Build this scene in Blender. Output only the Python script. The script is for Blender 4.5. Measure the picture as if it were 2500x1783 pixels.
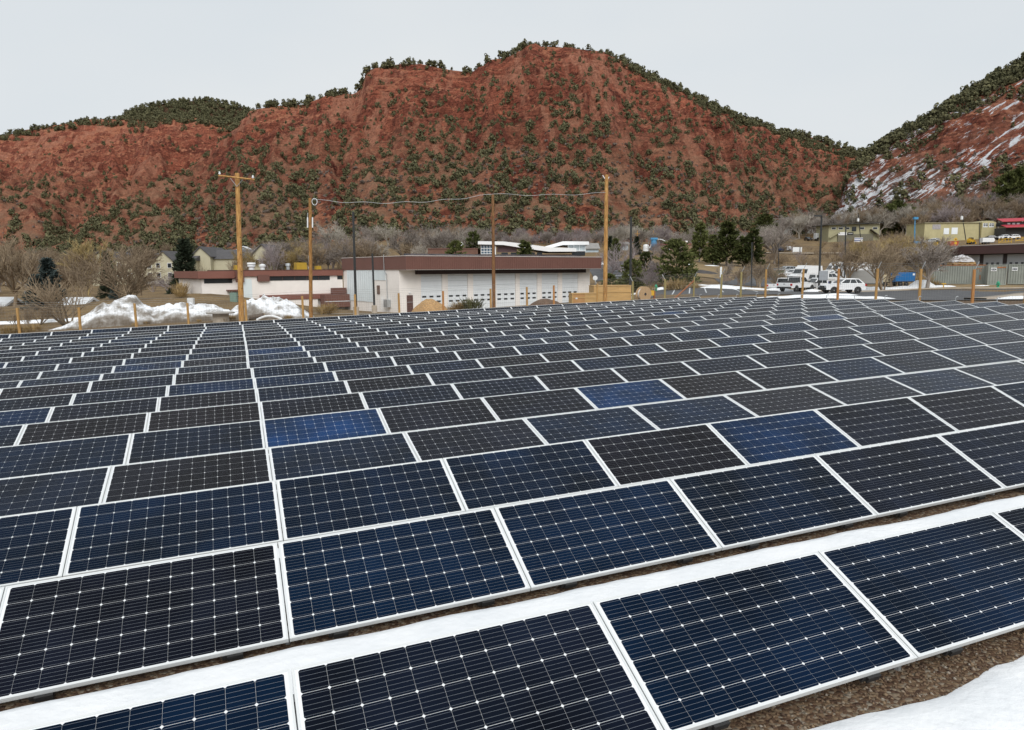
import bpy, bmesh, math, random
import numpy as np
from mathutils import Matrix, Vector, Quaternion

for o in list(bpy.data.objects): bpy.data.objects.remove(o)
S = bpy.context.scene
COL = S.collection

# ------------------------------------------------------------------ camera
FPX = 1732.86                      # focal length in pixels of a 2500 px wide picture
CAMH = 3.0
RG = np.array([[0.999981, -0.000818, -0.006054], [0.006109, 0.133984, 0.990965], [0.0, 0.990983, -0.133986]])
cam = bpy.data.cameras.new('camera'); camo = bpy.data.objects.new('camera', cam); COL.objects.link(camo)
cam.sensor_width = 36.0; cam.lens = FPX / 2500 * 36; cam.clip_start = 0.05; cam.clip_end = 6000
mw = Matrix.Identity(4)
for i in range(3):
    mw[i][0] = RG[0][i]; mw[i][1] = RG[1][i]; mw[i][2] = -RG[2][i]
mw[2][3] = CAMH
camo.matrix_world = mw
S.camera = camo

# ------------------------------------------------------------------ sky and sun (overcast)
SUN_EL, SUN_AZ = math.radians(42), math.radians(172)
W = bpy.data.worlds.new('World'); S.world = W; W.use_nodes = True
nt = W.node_tree; nt.nodes.clear()
out = nt.nodes.new('ShaderNodeOutputWorld'); bg = nt.nodes.new('ShaderNodeBackground')
sky = nt.nodes.new('ShaderNodeTexSky'); sky.sky_type = 'NISHITA'; sky.sun_disc = False
sky.sun_elevation = SUN_EL; sky.sun_rotation = SUN_AZ; sky.air_density = 1.0; sky.dust_density = 4.0
hs = nt.nodes.new('ShaderNodeHueSaturation'); hs.inputs['Saturation'].default_value = 0.25
nt.links.new(sky.outputs[0], hs.inputs['Color'])
tc = nt.nodes.new('ShaderNodeTexCoord'); mp = nt.nodes.new('ShaderNodeMapping'); mp.inputs['Scale'].default_value = (1.2, 1.2, 3.2)
ns = nt.nodes.new('ShaderNodeTexNoise'); ns.inputs['Scale'].default_value = 1.7; ns.inputs['Detail'].default_value = 4; ns.inputs['Roughness'].default_value = 0.45
cr = nt.nodes.new('ShaderNodeValToRGB')
cr.color_ramp.elements[0].position = 0.25; cr.color_ramp.elements[0].color = (7.35, 7.95, 8.45, 1)
cr.color_ramp.elements[1].position = 0.75; cr.color_ramp.elements[1].color = (8.35, 8.65, 8.8, 1)
nt.links.new(tc.outputs['Generated'], mp.inputs[0]); nt.links.new(mp.outputs[0], ns.inputs['Vector']); nt.links.new(ns.outputs['Fac'], cr.inputs[0])
mx = nt.nodes.new('ShaderNodeMixRGB'); mx.inputs[0].default_value = 0.88          # cloud deck over the clear sky
nt.links.new(hs.outputs[0], mx.inputs[1]); nt.links.new(cr.outputs[0], mx.inputs[2])
nt.links.new(mx.outputs[0], bg.inputs['Color']); bg.inputs['Strength'].default_value = 0.0655
nt.links.new(bg.outputs[0], out.inputs[0])
sl = bpy.data.lights.new('sun', 'SUN'); sl.energy = 1.5; sl.angle = math.radians(40); sl.color = (1.0, 0.97, 0.93)
so = bpy.data.objects.new('sun', sl); COL.objects.link(so)
sd = Vector((math.sin(SUN_AZ) * math.cos(SUN_EL), math.cos(SUN_AZ) * math.cos(SUN_EL), math.sin(SUN_EL)))
so.rotation_euler = sd.to_track_quat('Z', 'Y').to_euler(); so.location = (0, 0, 60)
S.view_settings.view_transform = 'Standard'; S.view_settings.look = 'None'
S.view_settings.exposure = 0.6; S.view_settings.gamma = 1.0; S.view_settings.use_curve_mapping = False
S.render.engine = 'CYCLES'; S.render.resolution_x = 1024; S.render.resolution_y = 730

# ------------------------------------------------------------------ helpers
R_ = random.Random(7)
rng = np.random.default_rng(11)

def at(u, v, d):
    "point seen at pixel (u, v) of the 2500 px photograph, d metres ahead"
    r = RG.T @ np.array([(u - 1250) / FPX, -(v - 891.5) / FPX, 1.0])
    return np.array([0, 0, CAMH]) + r * (d / r[1])

def px(p):
    c = (np.asarray(p, float) - np.array([0, 0, CAMH])) @ RG.T
    return 1250 + FPX * c[..., 0] / c[..., 2], 891.5 - FPX * c[..., 1] / c[..., 2]

def nfn(n, seed):
    n = (n[0].astype(np.int64) * 374761393 + n[1].astype(np.int64) * 668265263 + n[2].astype(np.int64) * 2147483647 + seed * 974711) & 0xffffffff
    n = ((n ^ (n >> 13)) * 1274126177) & 0xffffffff
    n = ((n ^ (n >> 16)) * 2246822519) & 0xffffffff
    return ((n ^ (n >> 15)) & 0xffffff) / float(0xffffff)

def vnoise(x, y, z=None, seed=0):
    x = np.asarray(x, float); y = np.asarray(y, float) + 0 * x
    z = np.zeros_like(x) if z is None else np.asarray(z, float) + 0 * x
    xi, yi, zi = np.floor(x), np.floor(y), np.floor(z)
    fx, fy, fz = x - xi, y - yi, z - zi
    fx, fy, fz = [f * f * (3 - 2 * f) for f in (fx, fy, fz)]
    r = 0
    for a in (0, 1):
        for b in (0, 1):
            for c in (0, 1):
                w = (fx if a else 1 - fx) * (fy if b else 1 - fy) * (fz if c else 1 - fz)
                r = r + w * nfn((xi + a, yi + b, zi + c), seed)
    return r

def fbm(x, y, z=None, seed=0, oct=4, ridged=False):
    s, a, t = 0, 0.5, 0
    x = np.asarray(x, float); y = np.asarray(y, float); z = None if z is None else np.asarray(z, float)
    for o in range(oct):
        n = vnoise(x, y, z, seed + o)
        if ridged: n = 1 - np.abs(2 * n - 1)
        s = s + a * n; t += a; a *= 0.5
        x = x * 2.03 + 3.1; y = y * 2.03 + 1.7; z = None if z is None else z * 2.03
    return s / t

# --- materials
MATS = {}
def nodes_of(name):
    m = bpy.data.materials.new(name); m.use_nodes = True
    n = m.node_tree; b = n.nodes['Principled BSDF']
    return m, n, b
def mat(name, col, rough=0.7, var=0.12, scale=3.0, metal=0.0, bump=0.0, bscale=None, spec=0.4, col2=None, emis=None, coords='Object', stretch=None):
    "plain procedural surface: base colour broken up by noise (or blended to col2), optional bump"
    if name in MATS: return MATS[name]
    m, n, b = nodes_of(name)
    b.inputs['Roughness'].default_value = rough; b.inputs['Metallic'].default_value = metal
    b.inputs['Specular IOR Level'].default_value = spec
    t = n.nodes.new('ShaderNodeTexCoord'); no = n.nodes.new('ShaderNodeTexNoise')
    no.inputs['Scale'].default_value = scale; no.inputs['Detail'].default_value = 5; no.inputs['Roughness'].default_value = 0.6
    src = t.outputs[coords]
    if stretch:
        mpn = n.nodes.new('ShaderNodeMapping'); mpn.inputs['Scale'].default_value = stretch
        n.links.new(src, mpn.inputs[0]); src = mpn.outputs[0]
    n.links.new(src, no.inputs['Vector'])
    r = n.nodes.new('ShaderNodeValToRGB'); r.color_ramp.elements[0].position = 0.3; r.color_ramp.elements[1].position = 0.7
    c2 = col2 if col2 else tuple(min(1, c * (1 + var)) for c in col)
    c1 = col if col2 else tuple(c * (1 - var) for c in col)
    r.color_ramp.elements[0].color = (*c1, 1); r.color_ramp.elements[1].color = (*c2, 1)
    n.links.new(no.outputs['Fac'], r.inputs[0]); n.links.new(r.outputs[0], b.inputs['Base Color'])
    if bump:
        bn = n.nodes.new('ShaderNodeBump'); bn.inputs['Strength'].default_value = bump; bn.inputs['Distance'].default_value = 0.05
        n2 = n.nodes.new('ShaderNodeTexNoise'); n2.inputs['Scale'].default_value = bscale or scale * 6; n2.inputs['Detail'].default_value = 4
        n.links.new(src, n2.inputs['Vector']); n.links.new(n2.outputs['Fac'], bn.inputs['Height']); n.links.new(bn.outputs[0], b.inputs['Normal'])
    MATS[name] = m
    return m

# --- mesh building
class MB:
    def __init__(s): s.v = []; s.f = []; s.n = 0
    def add(s, V, F):
        V = [tuple(map(float, p)) for p in V]
        s.v += V; s.f += [tuple(i + s.n for i in f) for f in F]; s.n += len(V); return s
    def box(s, x0, x1, y0, y1, z0, z1):
        return s.add([(x0,y0,z0),(x1,y0,z0),(x1,y1,z0),(x0,y1,z0),(x0,y0,z1),(x1,y0,z1),(x1,y1,z1),(x0,y1,z1)],
                     [(0,3,2,1),(4,5,6,7),(0,1,5,4),(1,2,6,5),(2,3,7,6),(3,0,4,7)])
    def tube(s, p0, p1, r0, r1=None, n=8, cap=True):
        r1 = r0 if r1 is None else r1
        p0, p1 = Vector(p0), Vector(p1); d = (p1 - p0)
        if d.length < 1e-6: return s
        q = d.to_track_quat('Z', 'Y'); V = []
        for p, r in ((p0, r0), (p1, r1)):
            for i in range(n):
                a = 2 * math.pi * i / n; V.append(p + q @ Vector((r * math.cos(a), r * math.sin(a), 0)))
        F = [(i, (i+1) % n, n + (i+1) % n, n + i) for i in range(n)]
        if cap: F += [tuple(range(n-1, -1, -1)), tuple(range(n, 2*n))]
        return s.add(V, F)
    def path(s, pts, r, n=6):
        for a, b in zip(pts[:-1], pts[1:]): s.tube(a, b, r, r, n)
        return s
    def lathe(s, prof, n=12, c=(0,0,0)):
        V = []; F = []
        for r, z in prof:
            for i in range(n):
                a = 2 * math.pi * i / n; V.append((c[0] + r * math.cos(a), c[1] + r * math.sin(a), c[2] + z))
        for j in range(len(prof) - 1):
            for i in range(n): F.append((j*n+i, j*n+(i+1) % n, (j+1)*n+(i+1) % n, (j+1)*n+i))
        F += [tuple(range(n-1, -1, -1)), tuple((len(prof)-1)*n + i for i in range(n))]
        return s.add(V, F)
    def prism(s, poly, y0, y1):
        "polygon in (x, z) pushed along y"
        n = len(poly); V = [(x, y0, z) for x, z in poly] + [(x, y1, z) for x, z in poly]
        F = [tuple(range(n)), tuple(range(2*n-1, n-1, -1))] + [(i, n+i, n+(i+1) % n, (i+1) % n) for i in range(n)]
        return s.add(V, F)
    def mesh(s, name, m=None, smooth=False):
        me = bpy.data.meshes.new(name); me.from_pydata(s.v, [], s.f); me.update()
        if m: me.materials.append(m)
        if smooth: me.shade_smooth()
        return me

def np_mesh(name, V, F, m=None, smooth=False):
    "fast mesh from arrays; F is (n, 3) or (n, 4)"
    V = np.asarray(V, np.float32); F = np.asarray(F, np.int32); k = F.shape[1]
    me = bpy.data.meshes.new(name)
    me.vertices.add(len(V)); me.vertices.foreach_set('co', V.ravel())
    me.loops.add(F.size); me.loops.foreach_set('vertex_index', F.ravel())
    me.polygons.add(len(F)); me.polygons.foreach_set('loop_start', np.arange(0, F.size, k, dtype=np.int32))
    try: me.polygons.foreach_set('loop_total', np.full(len(F), k, np.int32))
    except Exception: pass
    me.update(calc_edges=True); me.validate()
    if m: me.materials.append(m)
    if smooth: me.shade_smooth()
    return me

def ob(name, me, parent=None, m=None):
    if isinstance(me, MB): me = me.mesh(name, m)
    o = bpy.data.objects.new(name, me); COL.objects.link(o)
    if parent is not None: o.parent = parent
    return o
def tag(o, label=None, cat=None, group=None, kind=None):
    if label: o['label'] = label
    if cat: o['category'] = cat
    if group: o['group'] = group
    if kind: o['kind'] = kind
    return o
def thing(name, label, cat, loc=(0,0,0), rotz=0.0, group=None, scale=None):
    o = bpy.data.objects.new(name, None); COL.objects.link(o)
    o.location = [float(c) for c in loc]; o.rotation_euler = (0, 0, rotz); o.empty_display_size = 0.3
    if scale is not None: o.scale = (scale,) * 3 if not hasattr(scale, '__len__') else scale
    return tag(o, label, cat, group)

# ------------------------------------------------------------------ the array's own frame
AT = np.array([[0.93199, -0.36223, -0.0136], [0.36248, 0.9315, 0.0304], [0.00166, -0.03327, 0.99945]])
AC = np.array([-0.3236, -3.2645, 2.589])
TILT, PITCH, PW, PL = 0.3584, 2.1265, 1.98, 0.992
ROWS = [[-0.013,-0.125,0.024,0.096],[0.013,-0.079,0.026,0.127],[0.066,0.013,0.025,0.078],[0.157,0.015,0.025,-0.089],[0.183,0.009,0.026,-0.051],[0.187,0.042,0.027,-0.04],[0.194,0.033,0.028,-0.034],[0.214,0.039,0.029,-0.046],[0.249,0.037,0.031,-0.02],[0.289,-0.04,0.032,-0.077],[0.316,-0.021,0.032,-0.069],[0.335,0.001,0.031,-0.045],[0.354,0.007,0.031,-0.016],[0.377,0.018,0.03,-0.003],[0.405,0.014,0.03,0.021],[0.437,0.008,0.03,0.012],[0.471,0.037,0.03,0.026],[0.508,0.02,0.03,0.015],[0.543,0.026,0.028,-0.001],[0.577,0.039,0.026,0.009],[0.609,-0.093,0.024,0.106]]
def a2w(p): return (np.asarray(p, float) - AC) @ AT.T + np.array([0, 0, CAMH])
def w2a(p): return (np.asarray(p, float) - np.array([0, 0, CAMH])) @ AT + AC
GAPZ = 0.13                         # lower panel edge above the gravel

# ------------------------------------------------------------------ ground heights (thin plate through surveyed points)
CP = []
for r in (1, 4, 8, 12, 16, 21):
    z, x0, s, dt = ROWS[r-1]
    for k in (-9, -2, 5, 11, 17):
        CP.append(a2w([k*PW, (r-1)*PITCH + 0.4, z + s*k*PW - GAPZ]))
for k in (-9, 0, 9, 17): CP.append(a2w([k*PW, 49.5, 0.66 + 0.024*k*PW - GAPZ]))
for u, v, d in [(975,764,86),(1440,742,105),(838,757,99),(1200,753,95),(1300,745,75),(1000,766,70),(700,775,70),(300,792,60),(600,776,62),(0,805,66),
                (505,718,88),(430,722,100),(640,742,85),(1480,738,72),(1700,716,85),(1620,705,98),(1950,718,98),(2060,713,88),(2350,694,97),(2470,696,95),(2437,704,90),(2250,706,90),
                (2200,700,108),(2000,694,118),(2300,730,68),(1720,642,160),(1560,690,112),(1590,612,210),(1800,630,190),(1950,617,230),(2200,660,140),(2400,640,150),
                (1960,589,300),(2120,584,300),(2330,576,285),(2480,572,270),(1300,665,130),(1150,672,135),(1300,602,260),(1150,606,255),(400,690,190),(150,690,200),(-200,690,210),(600,660,220),(700,640,230),(860,592,280),
                (-300,640,330),(100,640,320),(300,640,320),(-400,760,110),(-400,800,70),(60,745,110),(250,735,110)]:
    CP.append(at(u, v, d))
CP += [np.array(p, float) for p in [(0,-6,-0.1),(-40,-20,-1.2),(40,-20,1.0),(0,-60,-0.5),(90,-40,2),(-90,-40,-2),(80,40,2.5),(120,80,4),(-80,40,-2.6),(-140,120,-1),(160,180,8),
       (300,300,28),(-400,400,10),(0,420,25),(-600,900,20),(0,900,35),(600,900,60),(-600,-100,0),(600,-100,10),(0,1600,40),(700,400,60),(-700,400,10),(-300,200,2)]]
CP = np.array(CP); _sc = 100.0
def _tps(r2): return np.where(r2 > 1e-12, 0.5 * r2 * np.log(np.maximum(r2, 1e-12)), 0)
_X = CP[:, :2] / _sc; _n = len(_X)
_K = _tps(((_X[:, None] - _X[None]) ** 2).sum(-1)) + 0.0008 * np.eye(_n)
_P = np.c_[np.ones(_n), _X]
_w = np.linalg.solve(np.block([[_K, _P], [_P.T, np.zeros((3, 3))]]), np.r_[CP[:, 2], np.zeros(3)])
def g(x, y):
    x = np.asarray(x, float); sh = x.shape; q = np.stack([x.ravel(), (np.asarray(y, float) + 0*x).ravel()], 1) / _sc
    o = np.empty(len(q))
    for i in range(0, len(q), 20000):
        c = q[i:i+20000]; o[i:i+20000] = _tps(((c[:, None] - _X[None]) ** 2).sum(-1)) @ _w[:_n] + _w[_n] + c @ _w[_n+1:]
    return o.reshape(sh) if sh else float(o[0])
def onground(u, d, dz=0.0):
    "ground point d metres ahead in the direction of picture column u"
    p = at(u, 690, d); return np.array([p[0], p[1], g(p[0], p[1]) + dz])

# ------------------------------------------------------------------ ground sheet
def axis(*segs):
    o = []
    for a, b, st in segs: o += list(np.arange(a, b, st))
    return np.array(o + [segs[-1][1]], float)
gx = axis((-900,-300,40),(-300,-90,10),(-90,90,2.0),(90,300,8),(300,900,40))
gy = axis((-120,-20,10),(-20,130,2.0),(130,340,5),(340,1600,40))
GX, GY = np.meshgrid(gx, gy); GZ = g(GX, GY)
_rough = np.clip((GY - 52) / 30, 0, 1) * (fbm(GX/9, GY/9, seed=3) - 0.5) * 0.35
GZ = GZ + _rough * (np.abs(GX) < 300)
def grid_faces(ny, nx):
    i = np.arange(ny*nx).reshape(ny, nx)
    return np.stack([i[:-1, :-1], i[:-1, 1:], i[1:, 1:], i[1:, :-1]], -1).reshape(-1, 4)
def ground_material():
    m, n, b = nodes_of('dirt_and_gravel'); b.inputs['Roughness'].default_value = 0.95; b.inputs['Specular IOR Level'].default_value = 0.15
    L = n.links.new; N = n.nodes.new
    geo = N('ShaderNodeNewGeometry')
    def noise(sc, det=5, r=0.6):
        t = N('ShaderNodeTexNoise'); t.inputs['Scale'].default_value = sc; t.inputs['Detail'].default_value = det; t.inputs['Roughness'].default_value = r
        L(geo.outputs['Position'], t.inputs['Vector']); return t.outputs['Fac']
    def ramp(f, stops):
        r = N('ShaderNodeValToRGB'); e = r.color_ramp.elements
        while len(e) < len(stops): e.new(0.5)
        for q, (p, c) in zip(e, stops): q.position = p; q.color = (*c, 1)
        L(f, r.inputs[0]); return r.outputs[0]
    # gravel close by
    vo = N('ShaderNodeTexVoronoi'); vo.inputs['Scale'].default_value = 38; L(geo.outputs['Position'], vo.inputs['Vector'])
    hsv = N('ShaderNodeSeparateColor'); L(vo.outputs['Color'], hsv.inputs[0])
    grav = ramp(hsv.outputs[0], [(0.0, (0.06,0.035,0.024)), (0.4, (0.11,0.068,0.042)), (0.75, (0.17,0.12,0.075)), (1.0, (0.22,0.19,0.15))])
    # dirt and dry grass further off
    dirt = ramp(noise(0.22), [(0.3, (0.13,0.095,0.062)), (0.48, (0.20,0.145,0.085)), (0.62, (0.24,0.17,0.09)), (0.75, (0.15,0.11,0.085))])
    fine = ramp(noise(3.5, 6, 0.75), [(0.3, (0.55,0.55,0.55)), (0.7, (1.25,1.2,1.1))])
    mul = N('ShaderNodeMixRGB'); mul.blend_type = 'MULTIPLY'; mul.inputs[0].default_value = 1; L(dirt, mul.inputs[1]); L(fine, mul.inputs[2])
    sx = N('ShaderNodeSeparateXYZ'); L(geo.outputs['Position'], sx.inputs[0])
    mr = N('ShaderNodeMapRange'); mr.inputs[1].default_value = 46; mr.inputs[2].default_value = 60; L(sx.outputs[1], mr.inputs[0])
    mixc = N('ShaderNodeMixRGB'); L(mr.outputs[0], mixc.inputs[0]); L(grav, mixc.inputs[1]); L(mul.outputs[0], mixc.inputs[2])
    L(mixc.outputs[0], b.inputs['Base Color'])
    bn = N('ShaderNodeBump'); bn.inputs['Strength'].default_value = 0.8; bn.inputs['Distance'].default_value = 0.02
    L(vo.outputs['Distance'], bn.inputs['Height']); bn.invert = True; L(bn.outputs[0], b.inputs['Normal'])
    return m
GM = ground_material()
ground = ob('ground', np_mesh('ground', np.stack([GX, GY, GZ], -1).reshape(-1, 3), grid_faces(*GX.shape), GM, True))
tag(ground, kind='structure')

# ------------------------------------------------------------------ hills
def interp(u, pts):
    pts = sorted(pts); return np.interp(u, [p[0] for p in pts], [p[1] for p in pts])
def smooth(a, k):
    ker = np.hanning(k + 2)[1:-1]; ker /= ker.sum()
    return np.convolve(np.pad(a, k // 2, mode='edge'), ker, 'valid')[:len(a)]
def hill_material(name, snow=0.0, green=0.0, ztan=(20, 70), tanc=((0.18,0.10,0.062), (0.33,0.20,0.125), (0.44,0.30,0.205))):
    m, n, b = nodes_of(name); b.inputs['Roughness'].default_value = 0.95; b.inputs['Specular IOR Level'].default_value = 0.1
    L = n.links.new; N = n.nodes.new
    geo = N('ShaderNodeNewGeometry')
    def mapped(sc):
        q = N('ShaderNodeMapping'); q.inputs['Scale'].default_value = sc; L(geo.outputs['Position'], q.inputs[0]); return q.outputs[0]
    def noise(vec, sc, det=6, r=0.6, dist=0.0):
        t = N('ShaderNodeTexNoise'); t.inputs['Scale'].default_value = sc; t.inputs['Detail'].default_value = det; t.inputs['Roughness'].default_value = r; t.inputs['Distortion'].default_value = dist
        L(vec, t.inputs['Vector']); return t.outputs['Fac']
    def ramp(f, stops):
        r = N('ShaderNodeValToRGB'); e = r.color_ramp.elements
        while len(e) < len(stops): e.new(0.5)
        for q, (p, c) in zip(e, stops): q.position = p; q.color = (*c, 1)
        L(f, r.inputs[0]); return r.outputs[0]
    def mix(f, a, c, mode='MIX'):
        q = N('ShaderNodeMixRGB'); q.blend_type = mode
        if isinstance(f, float): q.inputs[0].default_value = f
        else: L(f, q.inputs[0])
        L(a, q.inputs[1]); L(c, q.inputs[2]); return q.outputs[0]
    P = geo.outputs['Position']
    base = ramp(noise(P, 0.03, 8, 0.68), [(0.30, (0.12,0.040,0.028)), (0.44, (0.215,0.068,0.044)), (0.57, (0.31,0.102,0.062)), (0.72, (0.43,0.170,0.105))])
    strata = ramp(noise(mapped((0.010, 0.010, 0.36)), 1.0, 6, 0.75, 0.8), [(0.36, (0.42,0.40,0.41)), (0.48, (1.0,1.0,1.0)), (0.64, (1.35,1.33,1.3))])
    crag_shade = ramp(noise(P, 0.5, 7, 0.8), [(0.36, (0.22,0.20,0.20)), (0.50, (1.0,1.0,1.0)), (0.70, (1.55,1.5,1.45))])  # rock mottling that also paints crevice shade into the colour
    blot_shade = ramp(noise(P, 0.085, 5, 0.7), [(0.34, (0.55,0.52,0.52)), (0.52, (1.0,1.0,1.0)), (0.7, (1.22,1.2,1.18))])  # broader dark blotches, cliff shading put into the colour
    c = mix(1.0, mix(0.8, mix(0.9, base, strata, 'MULTIPLY'), blot_shade, 'MULTIPLY'), crag_shade, 'MULTIPLY')
    # orange soil on gentle ground; dark rock on steep ledges also paints in their shade
    soil = mix(0.8, ramp(noise(P, 0.09, 7, 0.75), [(0.3, (0.27,0.098,0.054)), (0.5, (0.42,0.165,0.092)), (0.7, (0.52,0.240,0.150))]), crag_shade, 'MULTIPLY')
    sn = N('ShaderNodeSeparateXYZ'); L(geo.outputs['Normal'], sn.inputs[0]); gn = N('ShaderNodeNewGeometry'); L(gn.outputs['True Normal'], sn.inputs[0])
    na = N('ShaderNodeMath'); na.operation = 'MULTIPLY_ADD'; na.inputs[1].default_value = 0.30; L(noise(P, 0.05, 6, 0.7), na.inputs[0]); L(sn.outputs[2], na.inputs[2])
    c = mix(ramp(na.outputs[0], [(0.88, (0,0,0)), (1.02, (1,1,1))]), c, soil)
    # tongues of bright scree running down the slope
    tong = ramp(noise(mapped((0.060, 0.007, 0.010)), 1.0, 5, 0.65, 0.4), [(0.52, (0,0,0)), (0.60, (0.75,0.75,0.75))])
    scree = mix(0.6, ramp(noise(P, 0.2, 6, 0.75), [(0.3, (0.33,0.125,0.072)), (0.7, (0.52,0.255,0.17))]), crag_shade, 'MULTIPLY')
    c = mix(tong, c, scree)
    # tan scree and dry grass on the lower apron
    tan = ramp(noise(P, 0.16, 7, 0.75), [(0.28, tanc[0]), (0.55, tanc[1]), (0.8, tanc[2])])
    sx = N('ShaderNodeSeparateXYZ'); L(P, sx.inputs[0])
    mr = N('ShaderNodeMapRange'); mr.inputs[1].default_value = ztan[1]; mr.inputs[2].default_value = ztan[0]; L(sx.outputs[2], mr.inputs[0])
    patch = ramp(noise(P, 0.03, 7, 0.72), [(0.42, (0,0,0)), (0.57, (1,1,1))])
    f = N('ShaderNodeMath'); f.operation = 'MULTIPLY'; L(mr.outputs[0], f.inputs[0]); L(patch, f.inputs[1])
    c = mix(f.outputs[0], c, tan)
    if green:
        gr = ramp(noise(P, 0.06, 5, 0.6), [(0.3, (0.020,0.024,0.014)), (0.7, (0.05,0.05,0.028))])
        q = N('ShaderNodeRGB'); q.outputs[0].default_value = (1,1,1,1)
        c = mix(green, c, gr)
    if snow:
        q1 = N('ShaderNodeMapping'); q1.inputs['Rotation'].default_value = (0, math.radians(34), 0); L(P, q1.inputs[0])
        q2 = N('ShaderNodeMapping'); q2.inputs['Scale'].default_value = (0.05, 0.05, 0.62); L(q1.outputs[0], q2.inputs[0])
        a = noise(q2.outputs[0], 1.0, 7, 0.74)
        bb = noise(P, 0.012, 3)
        ad = N('ShaderNodeMath'); ad.operation = 'ADD'; L(a, ad.inputs[0])
        sc = N('ShaderNodeMath'); sc.operation = 'MULTIPLY'; sc.inputs[1].default_value = 0.5; L(bb, sc.inputs[0]); L(sc.outputs[0], ad.inputs[1])
        th = 0.885 - 0.1 * snow
        sm = ramp(ad.outputs[0], [(th, (0,0,0)), (th + 0.03, (1,1,1))])
        wh = N('ShaderNodeRGB'); wh.outputs[0].default_value = (0.80,0.82,0.86,1)
        c = mix(sm, c, wh.outputs[0])
    L(c, b.inputs['Base Color'])
    bn = N('ShaderNodeBump'); bn.inputs['Strength'].default_value = 1.0; bn.inputs['Distance'].default_value = 3.4
    hh = N('ShaderNodeMath'); hh.operation = 'ADD'; L(noise(P, 0.33, 8, 0.8), hh.inputs[0]); L(noise(mapped((0.03,0.03,0.5)), 1.0, 4, 0.7, 0.5), hh.inputs[1])
    L(hh.outputs[0], bn.inputs['Height']); L(bn.outputs[0], b.inputs['Normal'])
    return m

class Hill:
    "a slope from a foot line up to a ridge line and down behind it; skyline heights come from the survey of the photograph"
    def __init__(s, name, us, skyline, ridge_d, foot_d, prof=1.3, gully=10.0, rock=3.0, seed=1, nrow=150, terr=7.0, m=None, sm=3, spur=None):
        s.us = us; s.dr = smooth(interp(us, ridge_d), 25); s.df = smooth(interp(us, foot_d), 25)
        vs = smooth(interp(us, skyline), sm)
        s.zr = np.array([at(u, v, d)[2] for u, v, d in zip(us, vs, s.dr)])
        s.prof, s.gully, s.rock, s.seed, s.terr, s.spur = prof, gully, rock, seed, terr, spur
        fx = np.array([at(u, 690, d)[:2] for u, d in zip(us, s.df)]); s.zf = g(fx[:, 0], fx[:, 1]) - 2.0
        t = np.r_[np.linspace(0, 1, nrow), np.linspace(1.02, 1.5, 14)]
        U, T = np.meshgrid(us, t)
        X, Y, Z = s.surf(U, T)
        s.X, s.Y, s.Z, s.U, s.T = X, Y, Z, U, T
        s.o = ob(name, np_mesh(name, np.stack([X, Y, Z], -1).reshape(-1, 3), grid_faces(*X.shape), m, True))
        tag(s.o, kind='structure')
    def surf(s, U, T):
        dr = np.interp(U, s.us, s.dr); df = np.interp(U, s.us, s.df); zr = np.interp(U, s.us, s.zr); zf = np.interp(U, s.us, s.zf)
        D = df + (dr - df) * T
        k = (U - 1250) / FPX; X = k * D; Y = D
        tt = np.clip(T, 0, 1); hgt = np.maximum(zr - zf, 0)
        Z = zf + (zr - zf) * (0.35 * tt + 0.65 * tt ** s.prof)
        env = np.sin(np.pi * np.clip(tt, 0, 1)) ** 0.7 * np.clip(hgt / 60, 0, 1)
        along = k * (dr * 0.55 + df * 0.45)
        warp = (fbm(along / 70, tt * 3, seed=s.seed + 40) - 0.5) * 60
        gl = fbm((along + warp) / 75, tt * 0.9, seed=s.seed, oct=3, ridged=True) - 0.55
        gl2 = fbm((along + warp * 0.5) / 26, tt * 2.2, seed=s.seed + 9, oct=3, ridged=True) - 0.55
        Z = Z + env * (s.gully * 2.2 * gl + s.gully * 0.9 * gl2)
        # ledges
        zz = Z + 0.12 * X + 7 * (fbm(X / 60, Y / 60, seed=s.seed + 5) - 0.5)
        ph = (zz / s.terr) % 1.0
        led = np.clip((ph - 0.5) * 2.6 + 0.5, 0, 1) - ph
        cl = np.clip((tt - 0.25) * 2.0, 0, 1) * np.clip((1.02 - tt) * 14, 0, 1)
        Z = Z + led * s.terr * 1.1 * cl * np.clip(hgt / 40, 0, 1) * np.clip(fbm(X / 35, Y / 35, seed=s.seed + 6) * 2.2 - 0.5, 0, 1)
        Z = Z + s.rock * env * (fbm(X / 7, Y / 7, Z / 7, seed=s.seed + 7, oct=3) - 0.5) * 2
        back = np.clip(T - 1, 0, None)
        Z = Z - back * hgt * 0.9 - (back > 0) * 0.3
        return X, Y, Z

uA = np.r_[np.arange(-1600, -60, 40), np.arange(-60, 780, 5), np.arange(780, 1000, 40)].astype(float)
uB = np.r_[np.arange(-700, -40, 30), np.arange(-40, 2240, 3.5), np.arange(2240, 2500, 30)].astype(float)
uC = np.r_[np.arange(1990, 2560, 4), np.arange(2560, 4600, 45)].astype(float)
hillD = Hill('hill_green_dome', np.arange(300, 900, 8.0), [(300,305),(366,268),(420,256),(470,249),(520,245),(570,249),(620,264),(660,285),(760,330),(900,380)], [(300,1150),(900,1150)], [(300,850),(900,850)], 0.9, 6, 2, 31, 60, 9, hill_material('green_dome_soil', green=0.8), 9)
hillA = Hill('hill_far_red', uA, [(-1600,520),(-800,470),(-300,410),(-100,365),(0,350),(30,338),(60,330),(110,318),(180,306),(250,292),(330,290),(420,290),(500,291),(560,293),(620,300),(680,332),(800,420),(1000,560)],
             [(-1600,900),(0,900),(300,950),(600,900),(1000,800)], [(-1600,330),(0,330),(500,400),(1000,420)], 1.5, 20, 8.0, 3, 140, 11, hill_material('far_red_rock', ztan=(18, 95)), 5)
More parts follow.
